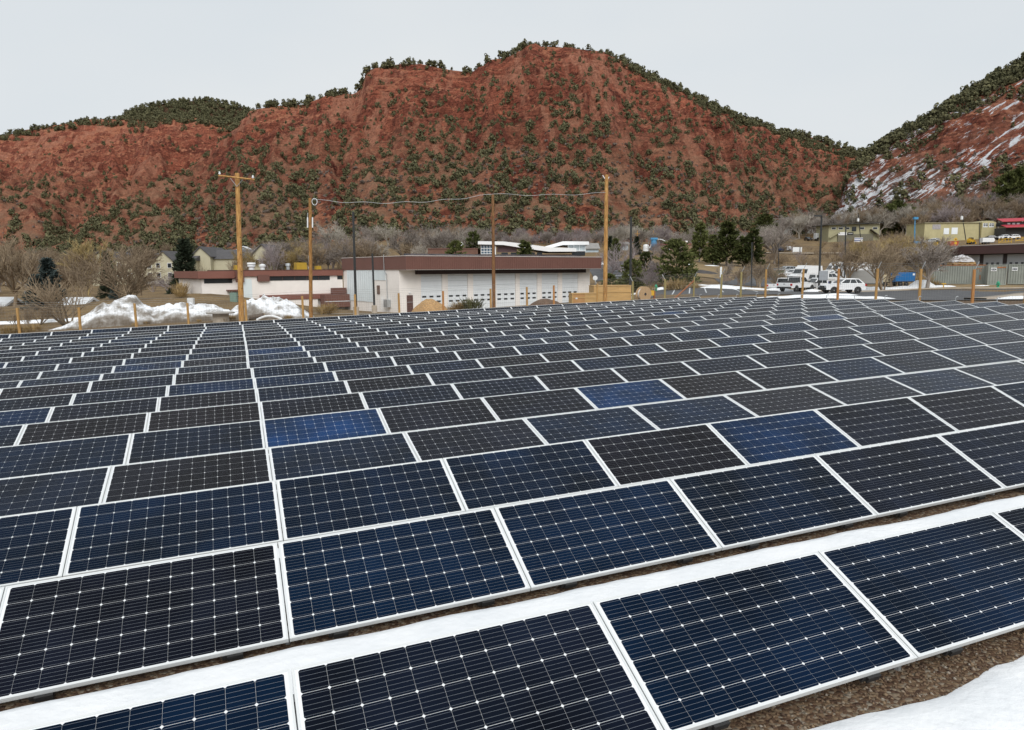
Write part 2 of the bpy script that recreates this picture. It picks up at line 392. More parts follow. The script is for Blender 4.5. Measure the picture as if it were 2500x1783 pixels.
hillB = Hill('hill_main_red', uB, [(-700,690),(-100,650),(0,630),(150,590),(300,525),(420,455),(520,385),(590,325),(640,270),(700,258),(765,256),(810,236),(885,230),(905,205),(912,180),(935,163),(1000,158),(1060,160),(1110,172),(1160,178),(1200,150),(1235,146),(1270,128),(1310,112),(1350,112),(1400,120),(1470,127),(1500,142),(1560,178),(1620,205),(1700,247),(1800,297),(1880,324),(1960,336),(2040,362),(2110,390),(2240,430),(2500,520)],
             [(-700,330),(0,400),(300,470),(600,610),(900,600),(1300,600),(1600,600),(1900,640),(2200,650),(2500,650)], [(-700,280),(0,290),(400,275),(900,275),(1300,275),(1600,290),(1900,330),(2200,360),(2500,360)], 1.25, 15, 7.0, 5, 190, 10, hill_material('main_red_rock', ztan=(28, 100)), 3)
hillC = Hill('hill_snow_streaked', uC, [(1990,560),(2020,508),(2042,478),(2053,424),(2085,392),(2113,368),(2160,334),(2200,312),(2250,282),(2300,248),(2350,213),(2400,184),(2450,150),(2500,120),(2600,60),(2900,-80),(3400,-150),(4600,-100)],
             [(1990,470),(2100,520),(2300,500),(2500,470),(3200,420),(4600,400)], [(1990,345),(2300,335),(2500,320),(3200,290),(4600,270)], 1.15, 10, 5.5, 17, 140, 9, hill_material('snowy_red_rock', snow=1.0, ztan=(30, 100), tanc=((0.10,0.065,0.05), (0.17,0.11,0.085), (0.25,0.18,0.14))), 3)

# ------------------------------------------------------------------ solar array
ALU = mat('aluminium_frame', (0.70,0.72,0.72), 0.38, 0.04, 2.0, metal=0.25, spec=0.5)
def backsheet_material():
    m, n, b = nodes_of('white_backsheet_under_glass'); b.inputs['Base Color'].default_value = (0.72,0.74,0.76,1)
    b.inputs['Roughness'].default_value = 0.35; b.inputs['Specular IOR Level'].default_value = 0.4
    t = n.nodes.new('ShaderNodeTexNoise'); t.inputs['Scale'].default_value = 2.0
    tcx = n.nodes.new('ShaderNodeTexCoord'); n.links.new(tcx.outputs['Object'], t.inputs['Vector'])
    r = n.nodes.new('ShaderNodeValToRGB'); r.color_ramp.elements[0].color = (0.66,0.68,0.70,1); r.color_ramp.elements[1].color = (0.76,0.78,0.80,1)
    n.links.new(t.outputs['Fac'], r.inputs[0]); n.links.new(r.outputs[0], b.inputs['Base Color'])
    return m
def cell_material():
    m, n, b = nodes_of('silicon_cell_under_glass'); L = n.links.new; N = n.nodes.new
    oi = N('ShaderNodeObjectInfo'); uv = N('ShaderNodeUVMap'); sx = N('ShaderNodeSeparateXYZ'); L(uv.outputs[0], sx.inputs[0])
    mu = N('ShaderNodeMath'); mu.operation = 'MULTIPLY'; mu.inputs[1].default_value = 5.0; L(sx.outputs[1], mu.inputs[0])
    fr = N('ShaderNodeMath'); fr.operation = 'FRACT'; L(mu.outputs[0], fr.inputs[0])
    ab = N('ShaderNodeMath'); ab.operation = 'SUBTRACT'; ab.inputs[1].default_value = 0.5; L(fr.outputs[0], ab.inputs[0])
    a2 = N('ShaderNodeMath'); a2.operation = 'ABSOLUTE'; L(ab.outputs[0], a2.inputs[0])
    lt = N('ShaderNodeMath'); lt.operation = 'LESS_THAN'; lt.inputs[1].default_value = 0.020; L(a2.outputs[0], lt.inputs[0])
    geo = N('ShaderNodeNewGeometry'); no = N('ShaderNodeTexNoise'); no.inputs['Scale'].default_value = 1.1; no.inputs['Detail'].default_value = 2
    L(geo.outputs['Position'], no.inputs['Vector'])
    rp = N('ShaderNodeValToRGB'); rp.color_ramp.elements[0].position = 0.3; rp.color_ramp.elements[0].color = (0.6,0.55,0.5,1); rp.color_ramp.elements[1].position = 0.7; rp.color_ramp.elements[1].color = (1.3,1.4,1.5,1)
    L(no.outputs['Fac'], rp.inputs[0])
    mv = N('ShaderNodeMixRGB'); mv.blend_type = 'MULTIPLY'; mv.inputs[0].default_value = 1; L(oi.outputs['Color'], mv.inputs[1]); L(rp.outputs[0], mv.inputs[2])
    mix = N('ShaderNodeMixRGB'); L(lt.outputs[0], mix.inputs[0]); L(mv.outputs[0], mix.inputs[1]); mix.inputs[2].default_value = (0.20,0.22,0.25,1)
    L(mix.outputs[0], b.inputs['Base Color'])
    b.inputs['Roughness'].default_value = 0.12; b.inputs['IOR'].default_value = 1.45; b.inputs['Specular IOR Level'].default_value = 0.06
    return m
BACK = backsheet_material(); CELL = cell_material()
BLACK = mat('black_rubber', (0.018,0.018,0.018), 0.6, 0.1)
GALV = mat('galvanised_steel', (0.42,0.44,0.45), 0.45, 0.12, 4, metal=0.6)

PWID = PW - 0.008
fr_mb = MB()
fr_mb.box(0, PWID, 0, 0.013, -0.04, 0); fr_mb.box(0, PWID, PL-0.013, PL, -0.04, 0)
fr_mb.box(0, 0.013, 0.013, PL-0.013, -0.04, 0); fr_mb.box(PWID-0.013, PWID, 0.013, PL-0.013, -0.04, 0)
FRAME_ME = fr_mb.mesh('panel_frame', ALU)
SHEET_ME = MB().box(0.0125, PWID-0.0125, 0.0125, PL-0.0125, -0.012, -0.0045).mesh('panel_backsheet', BACK)
CW, CH_, CPI = 0.1574, 0.1561, 0.1585
def octagon(x, y, c=0.0102):
    w, h = CW/2, CH_/2
    return [(x-w+c,y-h),(x+w-c,y-h),(x+w,y-h+c),(x+w,y+h-c),(x+w-c,y+h),(x-w+c,y+h),(x-w,y+h-c),(x-w,y-h+c)]
def cell_mesh(name, centres):
    V = []; F = []; UV = []
    for i, (x, y) in enumerate(centres):
        o = octagon(x, y); V += [(a, b_, -0.0035) for a, b_ in o]; F.append(tuple(range(8*i, 8*i+8)))
        UV += [((a-x)/CW+0.5, (b_-y)/CPI+0.5) for a, b_ in o]
    me = bpy.data.meshes.new(name); me.from_pydata(V, [], F); me.update(); me.materials.append(CELL)
    l = me.uv_layers.new(name='UVMap'); l.data.foreach_set('uv', np.array(UV, np.float32).ravel())
    return me
CELLC = [((PWID - 11*CPI)/2 + i*CPI, (PL - 5*CPI)/2 + j*CPI) for j in range(6) for i in range(12)]
GRID_ME = cell_mesh('panel_cell_grid', CELLC); CELL_ME = cell_mesh('panel_cell', [(0, 0)])
CLAMP_ME = MB().box(-0.055, 0.055, -0.02, 0.05, -0.085, -0.0405).box(-0.09, -0.056, -0.004, 0.05, -0.085, -0.045).mesh('panel_clamp', BLACK)

def row_geo(r, k):
    z, x0, s, dt = ROWS[r-1]; t = TILT + dt
    b0 = np.array([k*PW + x0, (r-1)*PITCH, z + s*k*PW])
    ex = AT @ np.array([1, 0, s]); ex /= np.linalg.norm(ex)
    ey = AT @ np.array([0, math.cos(t), math.sin(t)]); ey -= ex * (ex @ ey); ey /= np.linalg.norm(ey)
    return a2w(b0), ex, ey, np.cross(ex, ey)
panels = []
for r in range(1, 22):
    for k in range(-14, 17):
        o, ex, ey, ez = row_geo(r, k)
        q = np.array([o, o+ex*PWID, o+ex*PWID+ey*PL, o+ey*PL]); area = 0
        if q[:, 1].min() > 0.35:
            x, y = px(q)
            if not (x.max() < 0 or x.min() > 2500 or y.min() > 1783):
                area = 0.5*abs(sum(x[i]*y[(i+1) % 4]-x[(i+1) % 4]*y[i] for i in range(4)))
        panels.append((area, r, k, o, ex, ey, ez))       # area 0: outside the photograph, kept for the joined remainder
panels.sort(key=lambda p: -p[0])
ORD = ['front', 'second', 'third', 'fourth', 'fifth', 'sixth', 'seventh', 'eighth', 'ninth', 'tenth', 'eleventh', 'twelfth', 'thirteenth', 'fourteenth', 'fifteenth', 'sixteenth', 'seventeenth', 'eighteenth', 'nineteenth', 'twentieth', 'last']
ORDN = ['first'] + ORD[1:20] + ['twenty-first', 'twenty-second', 'twenty-third', 'twenty-fourth', 'twenty-fifth', 'twenty-sixth', 'twenty-seventh', 'twenty-eighth']
BLUE = {(5,0): 1.0, (5,3): 0.8, (14,10): 0.7, (15,13): 0.7, (10,11): 0.6, (12,0): 0.6, (11,-2): 0.35, (4,0): 0.050, (3,3): 0.35, (1,-1): 0.030, (1,1): 0.050, (1,2): 0.040, (2,0): 0.025, (2,1): 0.100, (2,2): 0.040, (3,0): 0.075, (3,1): 0.050, (3,-1): 0.040, (4,2): 0.050, (4,3): 0.040}
BROWN = {(6,-1): 1.0, (6,-2): 0.9, (5,1): 0.7, (5,2): 0.6, (3,2): 0.8, (5,4): 1.0, (4,1): 0.6, (2,-1): 0.6, (1,0): 0.45, (1,3): 0.3, (2,3): 0.5, (2,4): 0.4, (8,3): 0.8, (8,4): 0.8, (7,7): 0.7}
NAVY, BRN, BLU = np.array([0.0018,0.0084,0.0225]), np.array([0.0085,0.0066,0.0080]), np.array([0.003,0.030,0.100])
PR = random.Random(5)
def panel_colour(r, k):
    if (r, k) in BLUE: c = NAVY + (BLU-NAVY)*BLUE[(r, k)]; kind = 'bright blue' if BLUE[(r, k)] > 0.5 else 'navy blue'
    elif (r, k) in BROWN: c = NAVY + (BRN-NAVY)*BROWN[(r, k)]; kind = 'brownish black'
    else:
        f = PR.random(); g_ = PR.random()
        c = NAVY + (BRN-NAVY)*(f**1.4)*0.85; kind = 'dark navy' if f < 0.55 else 'brownish black'
        if g_ > 0.9: c = NAVY + (BLU-NAVY)*PR.uniform(0.1, 0.25); kind = 'navy blue'
    return tuple(c * 0.78 * PR.uniform(0.88, 1.14)), kind
def mat4(o, ex, ey, ez):
    m = Matrix.Identity(4)
    for i in range(3): m[i][0] = ex[i]; m[i][1] = ey[i]; m[i][2] = ez[i]; m[i][3] = o[i]
    return m
CELL_OFF = [Matrix.Translation((x, y, 0)) for x, y in CELLC]
farV = []; farF = []; farC = []
for i, (area, r, k, o, ex, ey, ez) in enumerate(panels):
    col, kind = panel_colour(r, k)
    end = ', end of the row by the fence' if k == 16 else ''
    if i < 300:
        t = thing('solar_panel', ('%s solar panel, %s from the fence end of the %s array row' % (kind, ORDN[16-k], ORD[r-1])) if r >= 9 else ('%s solar panel in the %s array row%s' % (kind, ORD[r-1], end)), 'solar panel', group='solar panels of the tilted ground array')
        t.matrix_world = mat4(o, ex, ey, ez)
        ob('frame', FRAME_ME, t); ob('backsheet', SHEET_ME, t)
        if r <= 5:
            for j, mt in enumerate(CELL_OFF):
                c = bpy.data.objects.new('cell', CELL_ME); COL.objects.link(c); c.parent = t; c.matrix_local = mt
                f = PR.uniform(0.86, 1.14); c.color = (col[0]*f, col[1]*f, col[2]*f, 1)
        else:
            c = ob('cell_grid', GRID_ME, t); c.color = (*col, 1)
        if r <= 4:
            for x in (0.38, PWID-0.38):
                c = ob('clamp', CLAMP_ME, t); c.location = (x, 0, 0)
    else:
        farC.append((o, ex, ey, ez))
if farC:
    V = []; F = []; MI = []; UV = []
    fv = np.array([v.co[:] for v in FRAME_ME.vertices]); ff = [tuple(p.vertices) for p in FRAME_ME.polygons]
    sv = np.array([v.co[:] for v in SHEET_ME.vertices]); sf = [tuple(p.vertices) for p in SHEET_ME.polygons]
    cv = np.array([v.co[:] for v in GRID_ME.vertices]); cf = [tuple(p.vertices) for p in GRID_ME.polygons]
    cu = [tuple(d.uv) for d in GRID_ME.uv_layers[0].data]
    n = 0
    for o, ex, ey, ez in farC:
        B = np.stack([ex, ey, ez])
        for vv, fc, mi in ((fv, ff, 0), (sv, sf, 1), (cv, cf, 2)):
            V += list(map(tuple, vv @ B + o)); F += [tuple(i + n for i in f) for f in fc]; MI += [mi]*len(fc); n += len(vv)
            UV += cu if mi == 2 else [(0.0, 0.0)] * sum(len(f) for f in fc)
    me = bpy.data.meshes.new('solar_panels_beyond'); me.from_pydata(V, [], F); me.update()
    for m in (ALU, BACK, CELL): me.materials.append(m)
    me.polygons.foreach_set('material_index', np.array(MI, np.int32))
    l = me.uv_layers.new(name='UVMap'); l.data.foreach_set('uv', np.array(UV, np.float32).ravel())
    fo = ob('solar_panels_beyond', me); fo.color = (0.003, 0.005, 0.012, 1)
    tag(fo, 'dark solar panels of the rearmost rows nearest the fence', 'solar panels', kind='stuff')

# racks that carry the rows
RLEG = {}
def rack(r):
    ks = [p[2] for p in panels if p[1] == r]; k0, k1 = min(ks), max(ks) + 1
    o, ex, ey, ez = row_geo(r, k0); n = k1 - k0
    t = thing('panel_rack', 'low galvanised rack under the %s row of solar panels' % ORD[r-1], 'panel rack', group='racks carrying the panel rows')
    t.matrix_world = mat4(o, ex, ey, ez); Lr = n * PW
    ob('front_rail', MB().box(0, Lr, 0.10, 0.15, -0.086, -0.0415), t, GALV)
    ob('rear_rail', MB().box(0, Lr, 0.80, 0.85, -0.086, -0.0415), t, GALV)
    for i in range(0, n + 1, 2):
        for yy in (0.125, 0.825):
            w = o + ex*(min(max(i*PW, 0.3), Lr - 0.3)) + ey*yy - ez*0.086
            h = w[2] - g(w[0], w[1]) + 0.05
            inv = np.stack([ex, ey, ez]); p0 = inv @ (w - o); p1 = inv @ (w - np.array([0, 0, h]) - o)
            ob('leg', MB().tube(p0, p1, 0.025, 0.025, 6), t, GALV)
    if r >= 10:                                        # hooded stub at the end of the row
        w = o + ex*(Lr + 0.06) + ey*0.97; inv = np.stack([ex, ey, ez])
        b0 = w - np.array([0, 0, 0.5]); b1 = w + np.array([0, 0, 0.16]); b2 = b1 + np.array([0.09, 0, 0.05]); b3 = b2 + np.array([0.05, 0, -0.05])
        ob('end_hook', MB().path([inv @ (p - o) for p in (b0, b1, b2, b3)], 0.018, 6), t, GALV)
for r in range(1, 22): rack(r)

# ------------------------------------------------------------------ snow between the rows and in front
def snow_material():
    m, n, b = nodes_of('snow'); L = n.links.new; N = n.nodes.new
    b.inputs['Base Color'].default_value = (0.86,0.88,0.90,1); b.inputs['Roughness'].default_value = 0.85; b.inputs['Specular IOR Level'].default_value = 0.25
    geo = N('ShaderNodeNewGeometry'); a = N('ShaderNodeTexNoise'); a.inputs['Scale'].default_value = 1.5; a.inputs['Detail'].default_value = 7; a.inputs['Roughness'].default_value = 0.6
    L(geo.outputs['Position'], a.inputs['Vector'])
    r = N('ShaderNodeValToRGB'); r.color_ramp.elements[0].position = 0.25; r.color_ramp.elements[0].color = (0.72,0.75,0.78,1); r.color_ramp.elements[1].position = 0.6; r.color_ramp.elements[1].color = (0.84,0.855,0.87,1)
    L(a.outputs['Fac'], r.inputs[0]); L(r.outputs[0], b.inputs['Base Color'])
    bn = N('ShaderNodeBump'); bn.inputs['Strength'].default_value = 0.45; bn.inputs['Distance'].default_value = 0.03
    a3 = N('ShaderNodeTexNoise'); a3.inputs['Scale'].default_value = 11; a3.inputs['Detail'].default_value = 8; L(geo.outputs['Position'], a3.inputs['Vector'])
    L(a3.outputs['Fac'], bn.inputs['Height']); L(bn.outputs[0], b.inputs['Normal'])
    return m
SNOW = snow_material()
def snow_strip(name, x0, x1, ya, yb, h, seed, dx=0.06, front_wob=0.10, back_wob=0.03):
    "strip of lying snow in array coordinates; ya(x), yb(x) are its edges"
    xs = np.arange(x0, x1, dx); ts = np.array([0, 0.004, 0.03, 0.09, 0.22, 0.4, 0.6, 0.78, 0.91, 0.97, 0.996, 1.0])
    hp = np.array([-0.06, 0.15, 0.62, 0.86, 0.97, 1.0, 1.0, 0.98, 0.90, 0.68, 0.15, -0.06])
    A = ya + back_wob * (fbm(xs * 1.3, xs * 0, seed=seed, oct=5) - 0.5) * 2; B = yb + front_wob * (fbm(xs * 0.8, xs * 0 + 5, seed=seed + 1, oct=6) - 0.5) * 2
    Y = A[None] + (B - A)[None] * ts[:, None]; X = np.repeat(xs[None], len(ts), 0)
    w = a2w(np.stack([X, Y, 0*X], -1)); gz = g(w[..., 0], w[..., 1])
    w[..., 2] = gz + hp[:, None] * h * (0.85 + 0.3 * fbm(X * 0.7, Y * 0.9, seed=seed + 2))
    return tag(ob(name, np_mesh(name, w.reshape(-1, 3), grid_faces(*X.shape), SNOW, True)), kind='structure')
snow_strip('snow', -9, 40, -6.5, -0.14, 0.09, 3, 0.04, 0.17, 0.02)
for r in range(1, 22):
    k0 = min(p[2] for p in panels if p[1] == r); y = (r-1)*PITCH
    snow_strip('snow', k0*PW - 0.5, 17.15*PW, y + 0.7, y + PITCH - 0.05, 0.085, 20 + r, 0.04 if r < 3 else 0.2, 0.085, 0.05)

# loose gravel showing in front of the first row
def gravel():
    n = 9000; X = rng.uniform(-3, 9, n); Y = rng.uniform(-0.9, 0.35, n)
    w = a2w(np.stack([X, Y, 0*X], -1)); w[:, 2] = g(w[:, 0], w[:, 1]) + 0.002
    base = np.array([[1,0,0],[-1,0,0],[0,1,0],[0,-1,0],[0,0,1],[0,0,-1]], float)
    fc = np.array([[0,2,4],[2,1,4],[1,3,4],[3,0,4],[2,0,5],[1,2,5],[3,1,5],[0,3,5]])
    sz = rng.uniform(0.007, 0.017, n)[:, None, None] * rng.uniform(0.6, 1.3, (n, 1, 3)); a = rng.uniform(0, 6.28, n)
    V = base[None] * sz + rng.normal(0, 0.0015, (n, 6, 3)); c, s_ = np.cos(a)[:, None], np.sin(a)[:, None]
    V = np.stack([V[..., 0]*c - V[..., 1]*s_, V[..., 0]*s_ + V[..., 1]*c, V[..., 2]*0.8], -1) + w[:, None]
    F = (fc[None] + 6*np.arange(n)[:, None, None]).reshape(-1, 3)
    m, nn, b = nodes_of('gravel_stones'); L = nn.links.new
    ge = nn.nodes.new('ShaderNodeNewGeometry'); r_ = nn.nodes.new('ShaderNodeValToRGB'); e = r_.color_ramp.elements
    for q in range(2): e.new(0.5)
    for q, (p, cc) in zip(e, [(0,(0.07,0.042,0.028)),(0.4,(0.14,0.09,0.055)),(0.8,(0.21,0.145,0.085)),(1.0,(0.27,0.24,0.20))]): q.position = p; q.color = (*cc, 1)
    L(ge.outputs['Random Per Island'], r_.inputs[0]); L(r_.outputs[0], b.inputs['Base Color']); b.inputs['Roughness'].default_value = 0.85
    return tag(ob('gravel', np_mesh('gravel', V.reshape(-1, 3), F, m)), 'brown gravel showing between snow and front panels', 'gravel', kind='stuff')
gravel()

# ------------------------------------------------------------------ hillside junipers
def leaf_material(name, c1, c2, c3=None):
    m, n, b = nodes_of(name); L = n.links.new; b.inputs['Roughness'].default_value = 0.8; b.inputs['Specular IOR Level'].default_value = 0.2
    oi = n.nodes.new('ShaderNodeObjectInfo'); ge = n.nodes.new('ShaderNodeNewGeometry'); ad = n.nodes.new('ShaderNodeMath'); ad.operation = 'ADD'
    L(oi.outputs['Random'], ad.inputs[0]); L(ge.outputs['Random Per Island'], ad.inputs[1]); h = n.nodes.new('ShaderNodeMath'); h.operation = 'MULTIPLY'; h.inputs[1].default_value = 0.5; L(ad.outputs[0], h.inputs[0])
    r = n.nodes.new('ShaderNodeValToRGB'); r.color_ramp.elements[0].position = 0.15; r.color_ramp.elements[0].color = (*c1, 1); r.color_ramp.elements[1].position = 0.85; r.color_ramp.elements[1].color = (*c2, 1)
    L(h.outputs[0], r.inputs[0]); L(r.outputs[0], b.inputs['Base Color']); return m
JUN = leaf_material('juniper_foliage', (0.050,0.053,0.026), (0.155,0.146,0.074))
BARK = mat('bark', (0.12,0.095,0.075), 0.9, 0.25, 6)
def juniper(seed, n=84):
    r = np.random.default_rng(seed); V = []; F = []
    lobes = [(np.array([r.normal(0, 0.13), r.normal(0, 0.13), z]), rad) for z, rad in ((0.27, 0.36), (0.45, 0.36), (0.62, 0.29), (0.78, 0.2), (0.3, 0.3), (0.5, 0.3))]
    for c, rad in lobes:
        for i in range(n // 6):
            q = r.normal(size=3); q /= np.linalg.norm(q)
            p = c + q * rad * r.uniform(0.72, 1.02)
            if p[2] < 0.02: p[2] = 0.02
            a = np.cross(q, r.normal(size=3)); a /= np.linalg.norm(a) + 1e-6; b_ = np.cross(q, a) + q * r.uniform(-0.35, 0.35); s_ = r.uniform(0.085, 0.135)
            i0 = len(V); V += [p + a*s_, p + b_*s_, p - a*s_*0.9, p - b_*s_*0.9]; F += [(i0, i0+1, i0+2), (i0, i0+2, i0+3)]
    return np.array(V), np.array(F)
JV = [juniper(100 + i) for i in range(6)]
JM = [np_mesh('juniper_crown', v, f, JUN) for v, f in JV]
JT = MB().tube((0,0,-0.06), (0.02,0.01,0.42), 0.045, 0.02, 5).mesh('juniper_trunk', BARK)
trees = []                                            # (x, y, z, height, hill, variant)
def plant(h, tag_, n, dens, hmin, hmax, seed, ulim, trange=(0.02, 1.0)):
    r = np.random.default_rng(seed); made = 0; tries = 0
    while made < n and tries < 60:
        tries += 1
        u = r.uniform(ulim[0], ulim[1], 4000); t = r.uniform(trange[0], trange[1], 4000)
        k = r.random(4000) < dens(u, t)
        u, t = u[k], t[k]
        if not len(u): continue
        X, Y, Z = h.surf(u, t)
        for x, y, z in zip(X, Y, Z):
            if made >= n: break
            trees.append((x, y, z, r.uniform(hmin, hmax) * (0.75 if r.random() < 0.35 else 1.0), tag_)); made += 1
def dB(u, t):
    cl = 0.55*fbm(u / 34, t * 3.2, seed=77, oct=3) + 0.45*fbm(u / 22, t * 9, seed=78, oct=3)
    low = np.clip(1.5 - 1.75 * t, 0.13, 1) * np.clip((cl - 0.36) * 5.0, 0.12, 1)
    right = np.clip((u - 1450) / 350, 0, 1) * np.clip((t - 0.62) * 3, 0, 1) * 1.1
    top = (t > 0.965) * 0.9 * np.clip((fbm(u / 22, t * 0, seed=5) - 0.40) * 6, 0.1, 1)
    left = np.clip((250 - u) / 200, 0, 1) * 0.3
    return np.clip(low - left + right + top, 0.02, 1)
plant(hillB, 'B', 6400, dB, 1.6, 4.8, 1, (-40, 2200))
plant(hillB, 'B', 150, lambda u, t: np.clip((fbm(u / 18, t * 0, seed=5) - 0.42) * 8, 0, 1) * ((u > 640)), 4.0, 7.5, 2, (640, 1560), (0.985, 1.01))
plant(hillB, 'B', 320, lambda u, t: 1.0 + 0*u, 4.0, 7.5, 3, (1480, 2120), (0.90, 1.02))
plant(hillA, 'A', 1000, lambda u, t: np.clip(0.9 - 1.6 * t, 0.10, 1) * np.clip((fbm(u / 30, t * 9, seed=8) - 0.4) * 5, 0.04, 1), 2.6, 5.6, 4, (-60, 700))
plant(hillA, 'A', 420, lambda u, t: np.clip((fbm(u / 40, t * 3, seed=12)) * 1.6, 0, 1), 4.5, 8.0, 5, (-60, 690), (0.955, 1.02))
plant(hillA, 'A', 160, lambda u, t: np.clip((u - 300) / 100, 0, 1), 4.5, 8.0, 15, (300, 620), (0.86, 0.98))
plant(hillD, 'D', 950, lambda u, t: 1.0 + 0*u, 6.0, 10.0, 6, (330, 700), (0.72, 1.03))
plant(hillC, 'C', 520, lambda u, t: np.clip((t - 0.66) * 2.8, 0.03, 1), 3.0, 6.5, 7, (2040, 2560), (0.08, 1.02))
plant(hillC, 'C', 380, lambda u, t: 1.0 + 0*u, 4.5, 8.0, 8, (2060, 2560), (0.87, 1.02))
plant(hillC, 'C', 45, lambda u, t: np.clip((u - 2150) / 100, 0, 1), 4.5, 8.5, 9, (2100, 2560), (0.03, 0.35))
HN = {'A': 'on the far red cliff hill', 'B': 'on the main red hill', 'C': 'on the snow streaked hill', 'D': 'on the rounded green hilltop'}
def app(t):
    u, v = px(np.array(t[:3])); vis = 0 < u < 2500 and 0 < v < 700
    return -(t[3] / t[1]) if vis else 0
trees.sort(key=app)
TR = random.Random(3)
VV = []; FF = []; nv = 0
for i, (x, y, z, h, hl) in enumerate(trees):
    vi = TR.randrange(6); rot = TR.uniform(0, 6.28); wd = h * TR.uniform(0.75, 1.15)
    if i < 300:
        t = thing('juniper_tree', 'dark green bushy juniper tree ' + HN[hl], 'tree', (x, y, z - 0.1), rot, 'junipers ' + HN[hl], (wd, wd, h))
        ob('crown', JM[vi], t); ob('trunk', JT, t)
    else:
        v, f = JV[vi]; c, s_ = math.cos(rot), math.sin(rot)
        VV.append(np.stack([(v[:, 0]*c - v[:, 1]*s_)*wd + x, (v[:, 0]*s_ + v[:, 1]*c)*wd + y, v[:, 2]*h + z - 0.15], -1)); FF.append(f + nv); nv += len(v)
tag(ob('hillside_junipers', np_mesh('hillside_junipers', np.concatenate(VV), np.concatenate(FF), JUN)), 'countless small dark junipers scattered over the red hills', 'trees', kind='stuff')

# low grey oak brush and sage on the lower slopes
BRUSH = leaf_material('grey_brush', (0.09,0.072,0.060), (0.22,0.18,0.15))
def brush_mass():
    r = np.random.default_rng(44); V = []; F = []; nv = 0
    for h, n, ul, tr in ((hillB, 3000, (-40, 2200), (0.0, 0.42)), (hillC, 500, (2040, 2560), (0.02, 0.5)), (hillA, 300, (-60, 560), (0.0, 0.35))):
        u = r.uniform(*ul, n); t = r.uniform(*tr, n) ** 1.2; X, Y, Z = h.surf(u, t)
        for x, y, z in zip(X, Y, Z):
            v, f = JV[r.integers(6)]; s_ = r.uniform(0.7, 2.0)
            V.append(v * np.array([s_*1.4, s_*1.4, s_]) + (x, y, z - 0.2)); F.append(f + nv); nv += len(v)
    tag(ob('slope_brush', np_mesh('slope_brush', np.concatenate(V), np.concatenate(F), BRUSH)), 'low grey leafless brush on the lower red slopes', 'brush', kind='stuff')
brush_mass()

# ------------------------------------------------------------------ paved lots, kerbs, snow and dirt heaps
ASPH = mat('asphalt', (0.085,0.087,0.092), 0.9, 0.22, 0.7, bump=0.2, bscale=30, coords='Object')
CONC = mat('concrete_kerb', (0.36,0.31,0.25), 0.9, 0.15, 1.2)
LINEP = mat('white_paint_line', (0.55,0.57,0.58), 0.8, 0.15, 3)
def sheet(name, corners, off, m, nu=40, nv=20, kind='structure'):
    "four-cornered sheet draped over the ground; corners given as (column, distance)"
    P = [np.array(at(u, 690, d)[:2]) for u, d in corners]
    U, V_ = np.meshgrid(np.linspace(0, 1, nu), np.linspace(0, 1, nv))
    XY = (P[0]*((1-U)*(1-V_))[..., None] + P[1]*(U*(1-V_))[..., None] + P[2]*(U*V_)[..., None] + P[3]*((1-U)*V_)[..., None])
    Z = g(XY[..., 0], XY[..., 1]) + off
    return tag(ob(name, np_mesh(name, np.concatenate([XY, Z[..., None]], -1).reshape(-1, 3), grid_faces(*U.shape), m, True)), kind=kind)
def ribbon(name, pts, w, h, m, off=0.0, kind='structure'):
    "raised strip along (column, distance) points: kerbs and roads"
    P = np.array([at(u, 690, d)[:2] for u, d in pts]); L = np.r_[0, np.cumsum(np.linalg.norm(np.diff(P, axis=0), axis=1))]
    s = np.arange(0, L[-1], 0.8); X = np.interp(s, L, P[:, 0]); Y = np.interp(s, L, P[:, 1])
    X, Y = smooth(X, 9), smooth(Y, 9)
    T = np.stack([np.gradient(X), np.gradient(Y)], -1); T /= np.linalg.norm(T, axis=1)[:, None] + 1e-9; Nn = np.stack([-T[:, 1], T[:, 0]], -1)
    prof = [(-w/2, -0.05), (-w/2, h), (w/2, h), (w/2, -0.05)]
    V = np.stack([np.stack([X + Nn[:, 0]*a, Y + Nn[:, 1]*a, g(X, Y) + off + b_], -1) for a, b_ in prof], 0)
    return tag(ob(name, np_mesh(name, V.reshape(-1, 3), grid_faces(4, len(s)), m)), kind=kind)
sheet('parking_lot', [(1560, 78), (2075, 78), (1990, 104), (1600, 104)], 0.05, ASPH)
sheet('access_road', [(1880, 64), (2900, 42), (2900, 84), (2030, 87)], 0.055, ASPH)
sheet('forecourt', [(640, 76), (1470, 82), (1460, 102), (905, 79)], 0.06, mat('concrete_apron', (0.30,0.27,0.23), 0.9, 0.15, 0.5))
sheet('upper_lot', [(1455, 118), (1545, 118), (1530, 152), (1410, 152)], 0.10, ASPH)
sheet('side_lot', [(1760, 108), (1905, 108), (1910, 150), (1720, 135)], 0.10, ASPH)
sheet('hill_road', [(1740, 215), (2140, 215), (2140, 221), (1740, 221)], 0.35, mat('road_concrete', (0.33,0.28,0.22), 0.9, 0.1, 1))
sheet('verge', [(2080, 88.5), (2900, 84), (2900, 96), (2130, 96)], 0.075, mat('dry_grass', (0.24,0.17,0.085), 0.95, 0.3, 0.8, bump=0.6, bscale=8))
sheet('island', [(1800, 92), (1900, 90), (1905, 104), (1805, 104)], 0.12, MATS['dry_grass'])
sheet('slope_grass', [(1690, 120), (1790, 116), (1830, 190), (1690, 175)], 0.12, MATS['dry_grass'])
ribbon('kerb', [(1960, 94), (2060, 84.5), (2110, 84.5), (2200, 88), (2280, 88.5), (2400, 88), (2600, 86)], 0.6, 0.14, CONC, 0.04)
ribbon('kerb', [(1480, 103), (1600, 101), (1720, 101), (1800, 97), (1840, 89), (1905, 88)], 0.5, 0.14, CONC, 0.04)
